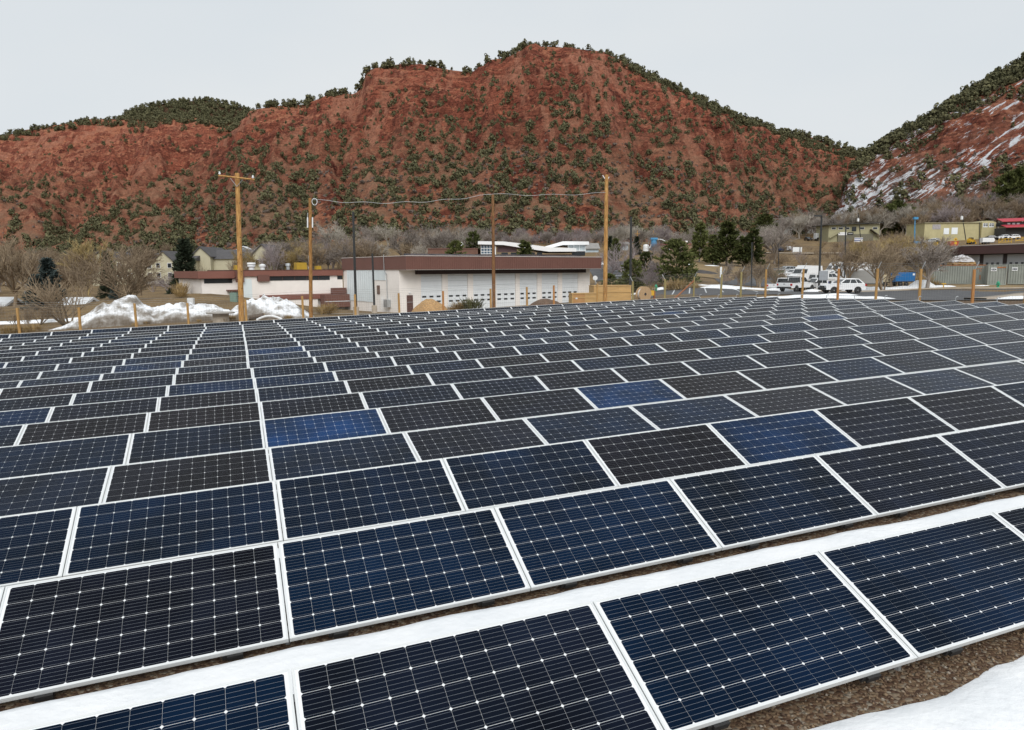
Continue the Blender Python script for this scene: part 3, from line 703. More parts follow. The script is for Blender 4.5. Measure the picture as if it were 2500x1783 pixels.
ribbon('kerb', [(2380, 58), (2440, 66), (2520, 72), (2700, 74)], 1.6, 0.14, CONC, 0.04)
for i in range(6):
    sheet('parking_line', [(1640 + i*42, 84), (1643 + i*42, 84), (1650 + i*36, 95), (1647 + i*36, 95)], 0.058, LINEP, 3, 6)
for i in range(4):
    sheet('parking_line', [(1490, 121 + 6*i), (1535, 121 + 6*i), (1535, 121.3 + 6*i), (1490, 121.3 + 6*i)], 0.108, LINEP, 6, 3)

def heap(name, u, d, rx, ry, h, m, seed, rotz=0.0, crest=None, rough=0.25, n=64, fscale=1.0, pw=1.0):
    "irregular mound on the ground: lobed outline, uneven top"
    c = onground(u, d); A = np.linspace(0, 2*np.pi, n, endpoint=False); Rr = np.linspace(0, 1, 26)
    AA, RR = np.meshgrid(A, Rr)
    rad = 0.75 + 0.5 * fbm(np.cos(A)*1.5 + 5, np.sin(A)*1.5 + 5, seed=seed)
    lx = RR*np.cos(AA)*rx*rad; ly = RR*np.sin(AA)*ry*rad
    prof = (1 - RR**2) ** pw
    if crest: prof = prof * np.interp(lx / rx, [q[0] for q in crest], [q[1] for q in crest])
    nz = 0.5*fbm(lx*fscale/1.4 + 9, ly*fscale/1.4, seed=seed+3, oct=4, ridged=True) + 0.5*fbm(lx*fscale/0.9 + 3, ly*fscale/0.9, seed=seed+8, oct=4)
    z = h * prof * (1 - rough + rough*2*nz) - 0.25*(RR > 0.97)
    co, si = math.cos(rotz), math.sin(rotz); X = c[0] + lx*co - ly*si; Y = c[1] + lx*si + ly*co
    Z = g(X, Y) + z - 0.04
    i = np.arange(AA.size).reshape(AA.shape); j = np.roll(i, -1, 1)
    F = np.stack([i[:-1], j[:-1], j[1:], i[1:]], -1).reshape(-1, 4)
    me = np_mesh(name, np.stack([X - c[0], Y - c[1], Z - c[2]], -1).reshape(-1, 3), F, m, True)
    o = ob(name, me); o.location = c; return o
def dirty_snow():
    m, n, b = nodes_of('dirty_snow'); L = n.links.new; N = n.nodes.new; b.inputs['Roughness'].default_value = 0.9
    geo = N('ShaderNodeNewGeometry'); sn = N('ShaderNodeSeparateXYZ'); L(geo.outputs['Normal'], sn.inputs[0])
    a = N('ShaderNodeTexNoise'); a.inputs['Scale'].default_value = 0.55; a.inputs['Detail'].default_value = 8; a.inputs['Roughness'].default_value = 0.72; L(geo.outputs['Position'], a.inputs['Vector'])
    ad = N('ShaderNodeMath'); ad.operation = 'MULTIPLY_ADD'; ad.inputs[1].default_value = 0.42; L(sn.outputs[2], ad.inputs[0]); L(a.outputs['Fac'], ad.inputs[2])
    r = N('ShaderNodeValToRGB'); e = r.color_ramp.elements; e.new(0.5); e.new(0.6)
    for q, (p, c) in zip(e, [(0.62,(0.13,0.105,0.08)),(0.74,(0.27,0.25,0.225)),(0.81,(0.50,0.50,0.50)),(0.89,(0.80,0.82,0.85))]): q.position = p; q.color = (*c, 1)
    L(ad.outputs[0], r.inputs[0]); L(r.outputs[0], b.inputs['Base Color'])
    bn = N('ShaderNodeBump'); bn.inputs['Strength'].default_value = 0.8; bn.inputs['Distance'].default_value = 0.12
    a2 = N('ShaderNodeTexNoise'); a2.inputs['Scale'].default_value = 3; a2.inputs['Detail'].default_value = 8; L(geo.outputs['Position'], a2.inputs['Vector']); L(a2.outputs['Fac'], bn.inputs['Height']); L(bn.outputs[0], b.inputs['Normal'])
    return m
DSNOW = dirty_snow()
CHIPS = mat('wood_chips', (0.42,0.26,0.12), 0.9, 0.45, 9, bump=1.0, bscale=25)
DIRT = mat('dark_soil', (0.13,0.085,0.06), 0.95, 0.3, 3, bump=0.8, bscale=14)
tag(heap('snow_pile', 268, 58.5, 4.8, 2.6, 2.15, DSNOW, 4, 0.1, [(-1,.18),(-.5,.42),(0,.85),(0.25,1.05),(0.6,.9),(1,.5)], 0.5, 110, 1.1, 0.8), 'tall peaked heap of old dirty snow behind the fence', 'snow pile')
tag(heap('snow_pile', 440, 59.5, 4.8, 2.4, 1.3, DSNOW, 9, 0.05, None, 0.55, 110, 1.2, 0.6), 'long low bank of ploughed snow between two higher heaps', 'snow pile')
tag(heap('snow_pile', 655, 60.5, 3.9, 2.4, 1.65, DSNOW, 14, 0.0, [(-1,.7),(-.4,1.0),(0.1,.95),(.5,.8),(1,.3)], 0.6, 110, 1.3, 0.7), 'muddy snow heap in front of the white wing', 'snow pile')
tag(heap('wood_chip_pile', 1048, 66, 1.75, 1.3, 1.25, CHIPS, 21, 0, None, 0.2, 48, 1.6, 0.9), 'mound of orange wood chips beside the garage', 'chip pile')
tag(heap('soil_pile', 1330, 72, 1.7, 1.2, 0.62, DIRT, 23, 0, None, 0.2, 48, 1.4, 0.9), 'low brown mound of soil before the garage doors', 'soil pile')
for u, d, rx, ry, h, sd in [(1790,96,4.5,1.2,.5,1),(1845,93,3.2,1.0,.4,2),(1905,92,2.6,.9,.5,3),(1985,90,1.6,.7,.45,4),(2048,76,2.4,.6,.25,5),(2118,92,4.0,1.6,.6,6),(2200,91,3.5,1.2,.5,7),(2250,92,2.0,1.0,1.1,8),(2290,93,2.6,.9,.35,9),
                            (2000,68,6.5,1.6,.35,10),(2110,66,3.0,1.0,.3,11),(2495,60,2.2,.9,.3,12),(1770,104,3.0,1.0,.3,13),(1737,148,2.2,1.4,.25,14),(1748,156,1.8,1.2,.2,15),(1690,150,1.5,1.0,.2,16),(1598,97,4.0,0.9,.35,17),(60,70,12,0.8,.25,18),(1465,140,1.6,1.2,.8,19),(1700,104,3.0,0.8,.25,20),(2395,93,1.5,.5,.2,21)]:
    tag(heap('snow_patch', u, d, rx, ry, h, SNOW, 60 + sd, 0, None, 0.3, 48, 0.8, 0.7), kind='structure')

# ------------------------------------------------------------------ fence
POST = [mat('honey_wood', (0.40,0.235,0.085), 0.8, 0.3, 5, stretch=(3,3,0.4)), mat('olive_wood', (0.30,0.25,0.11), 0.8, 0.3, 5, stretch=(3,3,0.4)), mat('orange_wood', (0.42,0.20,0.07), 0.8, 0.3, 5, stretch=(3,3,0.4))]
WIRE = mat('fence_wire', (0.30,0.30,0.29), 0.5, 0.1, 2, metal=0.5)
fence = thing('perimeter_fence', 'wire mesh fence with wooden posts and barbed wire around the array', 'fence', onground(1692, 60))
FO = np.array(fence.location)
def ap(p): return a2w(p)
A0 = np.array([-26.0, 46.6]); A1 = np.array([36.4, 50.2]); A2 = np.array([37.6, 6.0])
def on_line(u, a, b_):
    lo, hi = -0.6, 1.6
    def f(s): q = a + (b_ - a)*s; w = a2w([q[0], q[1], 0.3]); return (px(w)[0] if w[1] > 0.3 else 1e5) - u
    sgn = f(lo) < 0
    for _ in range(60):
        m_ = (lo + hi)/2
        if (f(m_) < 0) == sgn: lo = m_
        else: hi = m_
    q = a + (b_ - a)*lo; w = a2w([q[0], q[1], 0]); return np.array([w[0], w[1], g(w[0], w[1])])
back = [(-95,754),(50,752),(198,751),(335,741),(462,740),(603,732),(742,723),(869,719),(976,716),(1083,711),(1199,705),(1287,701),(1352,697),(1457,693),(1544,687),(1622,682),(1692,676)]
side = [(1758,670),(1806,664),(1866,658),(1955,657),(2042,656),(2134,656),(2240,657),(2369,658),(2497,659),(2680,660)]
fp = []
for i, (u, v) in enumerate(back): b0 = on_line(u, A0, A1); fp.append((b0, at(u, v, b0[1])[2]))
for i, (u, v) in enumerate(side): b0 = on_line(u, A1, A2); fp.append((b0, at(u, v, b0[1])[2]))
ncorner = len(back) - 1
for i, (b0, zt) in enumerate(fp):
    r = 0.085; m = POST[0 if i < 7 else (1 if 14 <= i <= 18 else (2 if i % 3 == 0 else 0))]
    ob('post', MB().tube(b0 - FO + (0,0,-0.3), np.array([b0[0], b0[1], zt]) - FO + (R_.uniform(-.03,.03), 0, 0), r, r*0.9, 8), fence, m)
    top = np.array([b0[0], b0[1], zt]) - FO
    dirn = np.array([0.28, 0.12, 0.42]) if i >= ncorner else np.array([-0.22, 0.22, 0.40]) * (1 if i > 12 else 0.01)
    if i > 12: ob('barb_arm', MB().tube(top + (0,0,-0.08), top + dirn, 0.018, 0.018, 5), fence, GALV)
for j in range(3):
    w = MB()
    for (a, za), (b_, zb) in zip(fp[:-1], fp[1:]):
        p0 = np.array([a[0]+0.07*j, a[1]+0.03*j, za + 0.05 + 0.13*j]) - FO; p1 = np.array([b_[0]+0.07*j, b_[1]+0.03*j, zb + 0.05 + 0.13*j]) - FO
        w.tube(p0, p1, 0.006, 0.006, 3, False)
    ob('barbed_wire', w, fence, WIRE)
w = MB()
for (a, za), (b_, zb) in zip(fp[:-1], fp[1:]):
    n = max(2, int(np.linalg.norm(b_[:2]-a[:2]) / 0.16))
    for i in range(n):
        q = a + (b_ - a)*i/n; z1 = za + (zb - za)*i/n - 0.06; zg = a[2] + (b_[2]-a[2])*i/n
        w.tube(np.array([q[0], q[1], zg]) - FO, np.array([q[0], q[1], z1]) - FO, 0.0028, 0.0028, 3, False)
    for kk in range(11):
        f = kk/10
        w.tube(np.array([a[0], a[1], a[2] + f*(za-0.06-a[2])]) - FO, np.array([b_[0], b_[1], b_[2] + f*(zb-0.06-b_[2])]) - FO, 0.0028, 0.0028, 3, False)
o = ob('wire_mesh', w, fence, WIRE); o['kind'] = 'stuff'
c0 = fp[ncorner][0]; ct = np.array([c0[0], c0[1], fp[ncorner][1] - 0.35]); c1 = on_line(1640, A0, A1)
ob('brace', MB().tube(ct - FO, c1 + (0,0,0.1) - FO, 0.075, 0.075, 8), fence, mat('red_brown_wood', (0.27,0.115,0.055), 0.8, 0.25, 4))

# ------------------------------------------------------------------ utility poles, wire, lamp posts
def pole_wood(name, c, c2): return mat(name, c, 0.85, 0.3, 4, col2=c2, stretch=(2.5, 2.5, 0.5), bump=0.6, bscale=12)
PW1 = pole_wood('pole_honey', (0.27,0.12,0.032), (0.58,0.34,0.12)); PW2 = pole_wood('pole_dark', (0.15,0.07,0.022), (0.44,0.23,0.075)); PW3 = pole_wood('pole_brown', (0.10,0.05,0.025), (0.28,0.14,0.055))
PORC = mat('white_porcelain', (0.75,0.77,0.78), 0.35, 0.05, 3)
def util_pole(u0, v0, u1, v1, d, r0, r1, m, label):
    top = at(u0, v0, d); bx = at(u1, v1, d); bx[2] = min(bx[2], g(bx[0], bx[1]))
    t = thing('utility_pole', label, 'utility pole', (bx[0], bx[1], g(bx[0], bx[1])))
    o = np.array(t.location); mb = MB(); n = 14; tp = top - o
    prev = np.array([0, 0, -0.5])
    for i in range(1, n + 1):
        f = i/n; q = tp*f; mb.tube(prev, q, r0 + (r1-r0)*(i-1)/n, r0 + (r1-r0)*f, 14, i == n); prev = q
    ob('shaft', mb, t, m)
    return t, tp
t, tp = util_pole(579, 423, 590, 786, 51.5, 0.205, 0.15, PW1, 'tall honey brown utility pole with a crossarm behind the array')
ca, cb = at(536, 430, 51.3) - np.array(t.location), at(624, 440, 51.3) - np.array(t.location)
ca, cb = np.array([ca[0], ca[1]-0.22, ca[2]]), np.array([cb[0], cb[1]-0.22, cb[2]])
arm = ob('crossarm', MB().tube(ca, cb, 0.062, 0.062, 4), t, PW1)
for f in (0.04, 0.96):
    q = ca + (cb-ca)*f; ob('insulator', MB().lathe([(0.02,0.04),(0.02,0.10),(0.075,0.11),(0.085,0.17),(0.05,0.2),(0.06,0.26),(0.03,0.29)], 10, q), t, PORC)
for f in (0.30, 0.70): ob('arm_brace', MB().tube(ca + (cb-ca)*f + (0,0.03,0), tp + np.array([0, -0.2, -0.95]), 0.02, 0.02, 5), t, GALV)
steps = MB()
for i in range(14): z = 2.0 + i*0.6; steps.tube((tp[0]*z/tp[2] + (0.13 if i % 2 else -0.13), tp[1]*z/tp[2]-0.12, z), (tp[0]*z/tp[2] + (0.15 if i % 2 else -0.15), tp[1]*z/tp[2]-0.16, z), 0.03, 0.03, 6)
ob('climbing_bolts', steps, t, BLACK)
P2, tp2 = util_pole(757, 484, 759, 777, 53.5, 0.145, 0.11, PW2, 'dark brown utility pole with white conduits and coiled wire')
for s_ in (-1, 1):
    ob('conduit', MB().tube(at(757 + s_*6, 531, 53.4) - np.array(P2.location), at(757 + s_*6, 556, 53.4) - np.array(P2.location), 0.05, 0.05, 8), P2, PORC)
ob('conduit', MB().tube(at(751, 520, 53.4) - np.array(P2.location), at(751, 531, 53.4) - np.array(P2.location), 0.03, 0.03, 8), P2, GALV)
c = at(768, 493, 53.4) - np.array(P2.location)
ob('wire_coil', MB().path([c + 0.19*np.array([math.cos(a), 0.15*math.sin(a*2), math.sin(a)*1.25]) for a in np.linspace(0, 6.283, 26)], 0.022, 6), P2, PORC)
P3, tp3 = util_pole(1203, 475, 1206, 752, 57.5, 0.145, 0.11, PW3, 'short dark utility pole in front of the garage doors')
P4, tp4 = util_pole(1481, 427, 1477, 738, 60.5, 0.19, 0.145, PW1, 'honey brown utility pole beside the plywood crates')
for a, b_ in ((-0.55, 0.35), (0.35, -0.1)): ob('insulator', MB().tube(tp4 + (0.12*np.sign(a), 0, -0.35), tp4 + (a*0.6, 0, -0.15+b_*0.3), 0.03, 0.045, 6), P4, PORC)
def sag(a, b_, s_, n=26): return [a + (b_-a)*i/n - np.array([0, 0, 4*s_*(i/n)*(1-i/n)]) + np.array([0,0,0.06*math.sin(i*1.1)]) for i in range(n+1)]
WSTEEL = mat('pale_steel_wire', (0.52,0.53,0.53), 0.5, 0.1, 2, metal=0.3)
wa, wb, wc = at(762, 488, 53.4), at(1203, 474, 57.4), at(1479, 471, 60.4)
wo = thing('overhead_wire', 'pale wire slung between the three rearward utility poles', 'wire', wa)
ob('strand', MB().path([p - wa for p in sag(wa, wb, 0.42)], 0.014, 5), wo, WSTEEL); ob('strand', MB().path([p - wa for p in sag(wb, wc, 0.12, 14)], 0.014, 5), wo, WSTEEL)

DARKM = mat('dark_bronze_metal', (0.035,0.037,0.038), 0.5, 0.15, 3, spec=0.4)
def lamp_post(u0, v0, u1, v1, d, w, label, head=0.0, base=0.5, arm=None):
    top = at(u0, v0, d); b0 = onground((u1), d); t = thing('lamp_post', label, 'lamp post', b0); tp = top - b0
    ob('pole', MB().tube((0,0,base), tp, w*0.62, w*0.5, 4 if w > 0.1 else 8), t, DARKM)
    if base: ob('concrete_base', MB().lathe([(0.3,-0.3),(0.3,base-0.03),(0.27,base)], 14), t, mat('pale_concrete', (0.42,0.36,0.29), 0.9, 0.15, 3))
    if head:
        hd = ob('lamp_head', MB().box(tp[0]+min(0,head), tp[0]+max(0,head), tp[1]-0.2, tp[1]+0.2, tp[2]-0.04, tp[2]+0.12), t, DARKM)
    return t
lamp_post(862, 517, 867, 760, 72, 0.22, 'tall square dark lamp post in front of the white side wall', 0, 0.9)
lamp_post(909, 619, 912, 755, 79, 0.20, 'shorter dark lamp post beside the louvred vent of the garage', 0, 0.95)
lamp_post(1541, 530, 1539, 735, 80, 0.22, 'dark lamp post beside the big cable reel', 0, 0.3)
tl = lamp_post(2006, 528, 2000, 706, 90, 0.24, 'dark lamp post carrying a grey sign back above the white vehicles', -0.85, 0.0)
b0 = np.array(tl.location); s0 = at(2010.5, 673, 89.6) - b0
ob('sign_board', MB().box(s0[0]-0.55, s0[0]+0.55, s0[1]-0.02, s0[1]+0.02, s0[2]-0.6, s0[2]+0.58), tl, mat('grey_sign_back', (0.33,0.35,0.38), 0.5, 0.06, 3, metal=0.3))
for dx in (-0.35, 0.35):
    a0 = at(2005, 561, 90) - b0; ob('crossarm', MB().tube(a0, a0 + (dx*1.6, 0, 0.12), 0.03, 0.02, 5), tl, DARKM)
lamp_post(2065, 553, 2062, 690, 112, 0.20, 'dark lamp post beside the enclosed trailer', -0.7, 0.0)
lamp_post(1836, 592, 1835, 711, 93, 0.14, 'thin dark lamp post on the snowy island beside the bare saplings', 0, 0.35)
lamp_post(1900, 595, 1900, 660, 140, 0.14, 'thin dark post on the slope below the road', 0, 0.0)
lamp_post(2391, 543, 2386, 600, 165, 0.16, 'dark post standing above the maroon garage roof', 0, 0.0)
lamp_post(2349, 525, 2350, 575, 262, 0.3, 'dark pole with a white transformer before the yellow metal building', 0, 0.0)
lamp_post(2095, 520, 2096, 590, 285, 0.3, 'dark pole with a pale transformer before the olive building', 0, 0.0)
lamp_post(1502, 585, 1503, 672, 150, 0.12, 'thin grey lamp post in the upper lot among lilac grey trees', 0, 0.4)
lamp_post(1490, 605, 1491, 660, 165, 0.10, 'slim pale post behind the tall pole by the upper lot', 0, 0.0)
for u, v, d, lab in [(2095, 538, 284.5, 'pale box transformer on a pole by the olive building'), (2348, 533, 261.5, 'white can transformer on a pole before the yellow building')]:
    p = at(u, v, d); q = thing('transformer', lab, 'transformer', p); ob('tank', MB().lathe([(0.35,-0.55),(0.42,-0.45),(0.42,0.5),(0.3,0.62)], 12), q, PORC); ob('bushing', MB().tube((0,0,0.62),(0,0,0.95),0.09,0.06,8), q, PORC)
for u, v0, v1, d, lab in [(1554, 563, 590, 262, 'far pale wooden pole with a crossarm left of the blue silo'), (1593, 563, 588, 268, 'far pale wooden pole standing above the blue silo')]:
    p = onground(u, d); h = at(u, v0, d)[2] - p[2]; q = thing('utility_pole', lab, 'utility pole', p); ob('shaft', MB().tube((0,0,-0.3),(0,0,h),0.17,0.13,8), q, POST[0])
    ob('crossarm', MB().box(-0.9, 0.9, -0.2, -0.1, h-1.3, h-1.1), q, POST[0])

# ------------------------------------------------------------------ buildings
WHITEW = mat('cream_white_wall', (0.82,0.78,0.74), 0.85, 0.05, 0.8); BROWNF = mat('brown_metal_fascia', (0.15,0.070,0.055), 0.6, 0.08, 0.6)
BROWNF2 = mat('dark_brown_metal', (0.10,0.048,0.040), 0.6, 0.1, 0.6); DOORW = mat('white_sectional_door', (0.74,0.78,0.81), 0.5, 0.04, 1.0)
DARKG = mat('dark_glass', (0.02,0.024,0.028), 0.15, 0.2, 1, spec=0.5); SOFF = mat('dark_soffit', (0.03,0.016,0.014), 0.7, 0.15, 1)
KAL = mat('translucent_panel', (0.66,0.73,0.75), 0.4, 0.05, 0.7); ROOFG = mat('grey_gravel_roof', (0.36,0.34,0.31), 0.9, 0.15, 0.7)
HD = math.radians(37.1); HX = np.array([math.cos(HD), math.sin(HD)]); HY = np.array([-HX[1], HX[0]])
ORG = np.array([-13.51, 86.0, -2.15])
gar = thing('garage_building', 'cream garage hall with brown ribbed fascia and seven tall white doors', 'building', ORG, HD)
LF, LS, OV = 31.35, 16.1, 2.03
DOORS = [(2.99,6.04),(6.88,9.91),(10.73,13.79),(14.45,17.66),(18.36,21.44),(22.24,25.24),(26.01,29.07)]
ZB, ZT, ZF = 5.16, 6.74, 4.70
# front wall as piers between the doors and a header above them
xs = [0] + [x for d_ in DOORS for x in d_] + [LF]
ob('wall', MB().box(0, LF, 0.32, LS, -1.5, ZB), gar, WHITEW)
for i in range(0, len(xs), 2): ob('pier', MB().box(xs[i] + (0.0 if i else -0.0), xs[i+1], 0, 0.319, -1.5, ZF), gar, WHITEW)
ob('header', MB().box(0, LF, -0.001, 0.318, ZF, ZB), gar, WHITEW)
ob('soffit_beam', MB().box(2.2, 29.9, -0.75, -0.003, ZF-0.12, ZB-0.01), gar, SOFF)
for (a, b_) in DOORS:
    dr = ob('garage_door', MB().box(a+0.02, b_-0.02, 0.14, 0.318, 0, ZF), gar, DOORW)
    for z in np.arange(0.62, ZF, 0.62): ob('panel_joint', MB().box(a+0.03, b_-0.03, 0.128, 0.139, z, z+0.025), dr, mat('door_groove', (0.36,0.39,0.41), 0.6, 0.05))
    for z in (1.08, 1.70):
        for k in range(3):
            x = a + (b_-a)*(0.16 + 0.34*k); ob('window', MB().box(x-0.28, x+0.28, 0.118, 0.139, z, z+0.22), dr, DARKG)
fas = ob('fascia', MB().box(-0.12, LF+0.35, -OV, LS+0.1, ZB, ZT), gar, BROWNF)
ribs = MB()
for x in np.arange(0.1, LF+0.3, 0.31): ribs.box(x, x+0.07, -OV-0.035, -OV-0.001, ZB+0.005, ZT-0.005)
r_ = ob('ribs', ribs, fas, BROWNF); r_['kind'] = 'stuff'
ob('roof_edge', MB().box(-0.18, LF+0.4, -OV-0.06, LS+0.15, ZT+0.002, ZT+0.08), gar, mat('pale_flashing', (0.56,0.50,0.47), 0.6, 0.06))
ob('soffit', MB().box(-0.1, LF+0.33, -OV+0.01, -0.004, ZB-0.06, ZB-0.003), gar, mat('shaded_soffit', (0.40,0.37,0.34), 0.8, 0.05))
side_door = ob('door', MB().box(0.95, 1.79, -0.05, -0.002, -0.03, 2.08), gar, BROWNF2); ob('kick_rail', MB().box(0.97, 1.77, -0.065, -0.052, 1.2, 1.26), side_door, GALV)
ob('wall_lamp', MB().box(1.25, 1.45, -0.18, -0.003, 2.3, 2.45), gar, PORC)
# left side: local x = 0 face, seen from the array
kal = ob('translucent_wall', MB().box(-0.06, -0.002, 7.12, 14.7, 1.05, 5.12), gar, KAL)
for y in np.arange(7.12, 14.75, 0.63): ob('mullion', MB().box(-0.09, -0.061, y-0.02, y+0.02, 1.05, 5.12), kal, DOORW)
ob('translucent_strip', MB().box(-0.055, -0.002, 3.5, 7.1, 3.85, 5.12), gar, KAL)
lv = ob('louvre', MB().box(-0.08, -0.002, 5.16, 5.85, 2.1, 3.2), gar, BROWNF2)
for z in np.arange(2.2, 3.15, 0.16): ob('slat', MB().box(-0.12, -0.081, 5.2, 5.81, z, z+0.06), lv, mat('tan_slat', (0.30,0.22,0.16), 0.7, 0.1))
ob('conduit', MB().path([(-0.2,3.5,7.0),(-0.2,3.45,5.0),(-0.1,3.05,4.6),(-0.1,3.0,1.6)], 0.05, 6), gar, GALV)
el = ob('meter_cabinet', MB().box(-0.5, -0.002, 2.3, 3.3, 0.55, 1.5), gar, GALV)
for k in range(4): ob('meter_pipe', MB().tube((-0.3, 3.5+0.25*k, 0.1), (-0.3, 3.5+0.25*k, 1.9), 0.025, 0.025, 6), el, PORC)
for k in range(8):      # panels lying on the roof
    x0 = 1.0 + k*3.5
    p = ob('roof_panel', MB().add([(x0,-OV+0.5,ZT+0.12),(x0+3.1,-OV+0.5,ZT+0.12),(x0+3.1,0.6,ZT+0.36),(x0,0.6,ZT+0.36),(x0,-OV+0.5,ZT+0.081),(x0+3.1,-OV+0.5,ZT+0.081),(x0+3.1,0.6,ZT+0.081),(x0,0.6,ZT+0.081)], [(0,1,2,3),(0,4,5,1),(1,5,6,2),(2,6,7,3),(3,7,4,0)]), gar, mat('dark_roof_panel', (0.03,0.034,0.045), 0.25, 0.1, 2))
# lower wing to the left
WL = 18.4
wing = thing('wing_building', 'long low cream wing with a brown fascia and dark strip window', 'building', ORG + np.array([*(HY*(LS+0.02)), 0]), HD)
zt_ = 5.18
ob('wall', MB().box(-WL+4.6, -0.14, 0, 14, -1.5, 4.4), wing, WHITEW); ob('wall', MB().box(-WL+0.3, -WL+4.59, 1.8, 14, -1.5, 4.1), wing, WHITEW)
wf = ob('fascia', MB().box(-WL+4.2, -0.13, -0.25, 14.2, 4.42, zt_), wing, mat('red_brown_fascia', (0.215,0.090,0.068), 0.6, 0.08, 0.6)); ob('fascia', MB().box(-WL-0.2, -WL+4.19, 1.2, 14.2, 4.2, zt_-0.06), wing, MATS['red_brown_fascia'])
ob('fascia_return', MB().box(-WL+4.1, -WL+4.9, -0.35, 0.6, 3.7, zt_-0.02), wing, BROWNF)
ob('scupper', MB().box(-WL+6.6, -WL+8.1, -0.32, -0.252, 3.75, 4.6), wing, BROWNF)
sw = ob('strip_window', MB().box(-11.8, -2.0, -0.05, -0.002, 3.85, 4.40), wing, DARKG)
for k in range(6): ob('mullion', MB().box(-11.8+1.64*k-0.03, -11.8+1.64*k+0.03, -0.07, -0.051, 3.86, 4.39), sw, BROWNF2)
ob('strip_window', MB().box(-0.9, -0.15, -0.05, -0.002, 3.9, 4.40), wing, DARKG)
ob('left_window', MB().box(-WL+0.6, -WL+4.0, 1.75, 1.798, 3.6, 4.15), wing, DARKG)
ob('tall_panel', MB().box(-WL+4.75, -WL+5.9, -0.04, -0.002, 0.6, 4.1), wing, KAL)
ob('awning', MB().box(-WL+3.2, -WL+4.55, 0.2, 1.79, 2.6, 2.75), wing, BROWNF)
ob('band', MB().box(-11.6, -0.15, -0.62, -0.003, 1.35, 2.0), wing, mat('red_brown_fascia', (0.2,0.09,0.07)))
ob('plinth', MB().box(-11.6, -4.0, -0.5, -0.004, -0.6, 1.349), wing, WHITEW)
ob('stair_wall', MB().box(-3.7, -0.16, -2.2, -0.63, 0.2, 1.9), wing, BROWNF); ob('stair_wall', MB().box(-2.2, -0.16, -1.2, -0.64, 1.95, 2.75), wing, BROWNF)
ob('stair_rail', MB().box(-3.72, -0.16, -2.24, -2.21, 0.95, 1.02), wing, DOORW)
ob('roof_edge', MB().box(-WL+4.15, -0.13, -0.3, 14.25, zt_+0.002, zt_+0.07), wing, BROWNF2)
def rooftop(name, lab, u, v, d, mb, m):
    p = at(u, v, d); o = ob(name, mb, None, m); o.location = p; tag(o, lab, 'roof unit'); return o
YEL = mat('mustard_paint', (0.42,0.27,0.03), 0.5, 0.1, 2)
wr = ORG[2] + zt_ + 0.07
def wing_pt(lx, ly): q = ORG[:2] + HY*(LS+ly) + HX*lx; return np.array([q[0], q[1], wr])
for lx, ly, mb, m, lab in [(-WL+5.2, 3, MB().box(-0.5,0.5,-0.5,0.5,0,0.12).box(-0.45,0.45,-0.45,0.45,0.1,0.62), YEL, 'small yellow roof unit at the outer end of the wing'),
        (-11.5, 3, MB().lathe([(0.35,0),(0.35,0.4),(0.5,0.42),(0.5,0.62),(0.3,0.7),(0.55,0.72),(0.5,0.95)], 14), PORC, 'white double capped roof vent on the wing'),
        (-10.0, 3.2, MB().lathe([(0.3,0),(0.3,0.4),(0.42,0.42),(0.42,0.66),(0.1,0.78)], 14), PORC, 'smaller white capped roof vent on the wing'),
        (-6.6, 3, MB().lathe([(0.25,0),(0.25,0.5),(0.36,0.52),(0.3,0.85)], 12), GALV, 'grey metal roof vent beside the yellow box on the wing'),
        (-4.9, 3, MB().box(-0.75,0.75,-0.6,0.6,0,0.15).box(-0.7,0.7,-0.55,0.55,0.14,0.95), YEL, 'large yellow roof box in the middle of the wing'),
        (-3.8, 2.5, MB().tube((0,0,0),(0,0,1.9),0.09,0.09,8).lathe([(0.2,0),(0.2,0.3),(0.1,0.4)], 10), WSTEEL, 'tall thin steel flue on the wing roof'),
        (-2.4, 3, MB().box(-0.4,0.4,-0.4,0.4,0,0.1).box(-0.35,0.35,-0.35,0.35,0.09,0.5), YEL, 'small yellow roof box beside the steel flue')]:
    o = ob('roof_unit', mb, None, m); o.location = wing_pt(lx, ly); o.rotation_euler = (0,0,HD); tag(o, lab, 'roof unit')

# white modern building with a swooping roof, behind the garage
def loc_frame(u, d, hdg): p = onground(u, d); return p, math.radians(hdg)
WHT = mat('bright_white_fascia', (0.80,0.81,0.82), 0.5, 0.03, 1); BLUEG = mat('blue_tinted_glass', (0.05,0.09,0.13), 0.12, 0.25, 0.6, spec=0.6); BRICKB = mat('brown_brick', (0.16,0.085,0.062), 0.85, 0.15, 1.5)
d0 = 150.0
mo = at(1168, 660, d0); mo[2] = g(mo[0], mo[1]) - 1.0
mod = thing('office_building', 'modern white building with a swooping thick roof edge behind the garage', 'building', mo)
def mz(v): return at(1200, v, d0)[2] - mo[2]
def mxx(u): return at(u, 640, d0)[0] - mo[0]
ob('wall', MB().box(mxx(1174), mxx(1395), 0.5, 14, -2, mz(622)), mod, BRICKB)
ob('roof_slab', MB().prism([(mxx(1168), mz(597)), (mxx(1168), mz(589.5)), (mxx(1230), mz(590.5)), (mxx(1285), mz(597)), (mxx(1340), mz(605)), (mxx(1406), mz(608)), (mxx(1406), mz(616)), (mxx(1340), mz(616)), (mxx(1285), mz(608)), (mxx(1230), mz(599))], -1.0, 15), mod, WHT)
ob('upper_roof', MB().prism([(mxx(1330), mz(603)), (mxx(1375), mz(590)), (mxx(1439), mz(591)), (mxx(1439), mz(599)), (mxx(1375), mz(599)), (mxx(1340), mz(607.5))], 1.0, 16), mod, WHT)
gl = ob('glass_bay', MB().box(mxx(1175), mxx(1204), -0.3, 0.49, mz(624), mz(599.5)), mod, BLUEG)
for k in range(5): ob('mullion', MB().box(mxx(1175)+k*0.62-0.05, mxx(1175)+k*0.62+0.05, -0.38, -0.301, mz(624), mz(599.5)), gl, WHT)
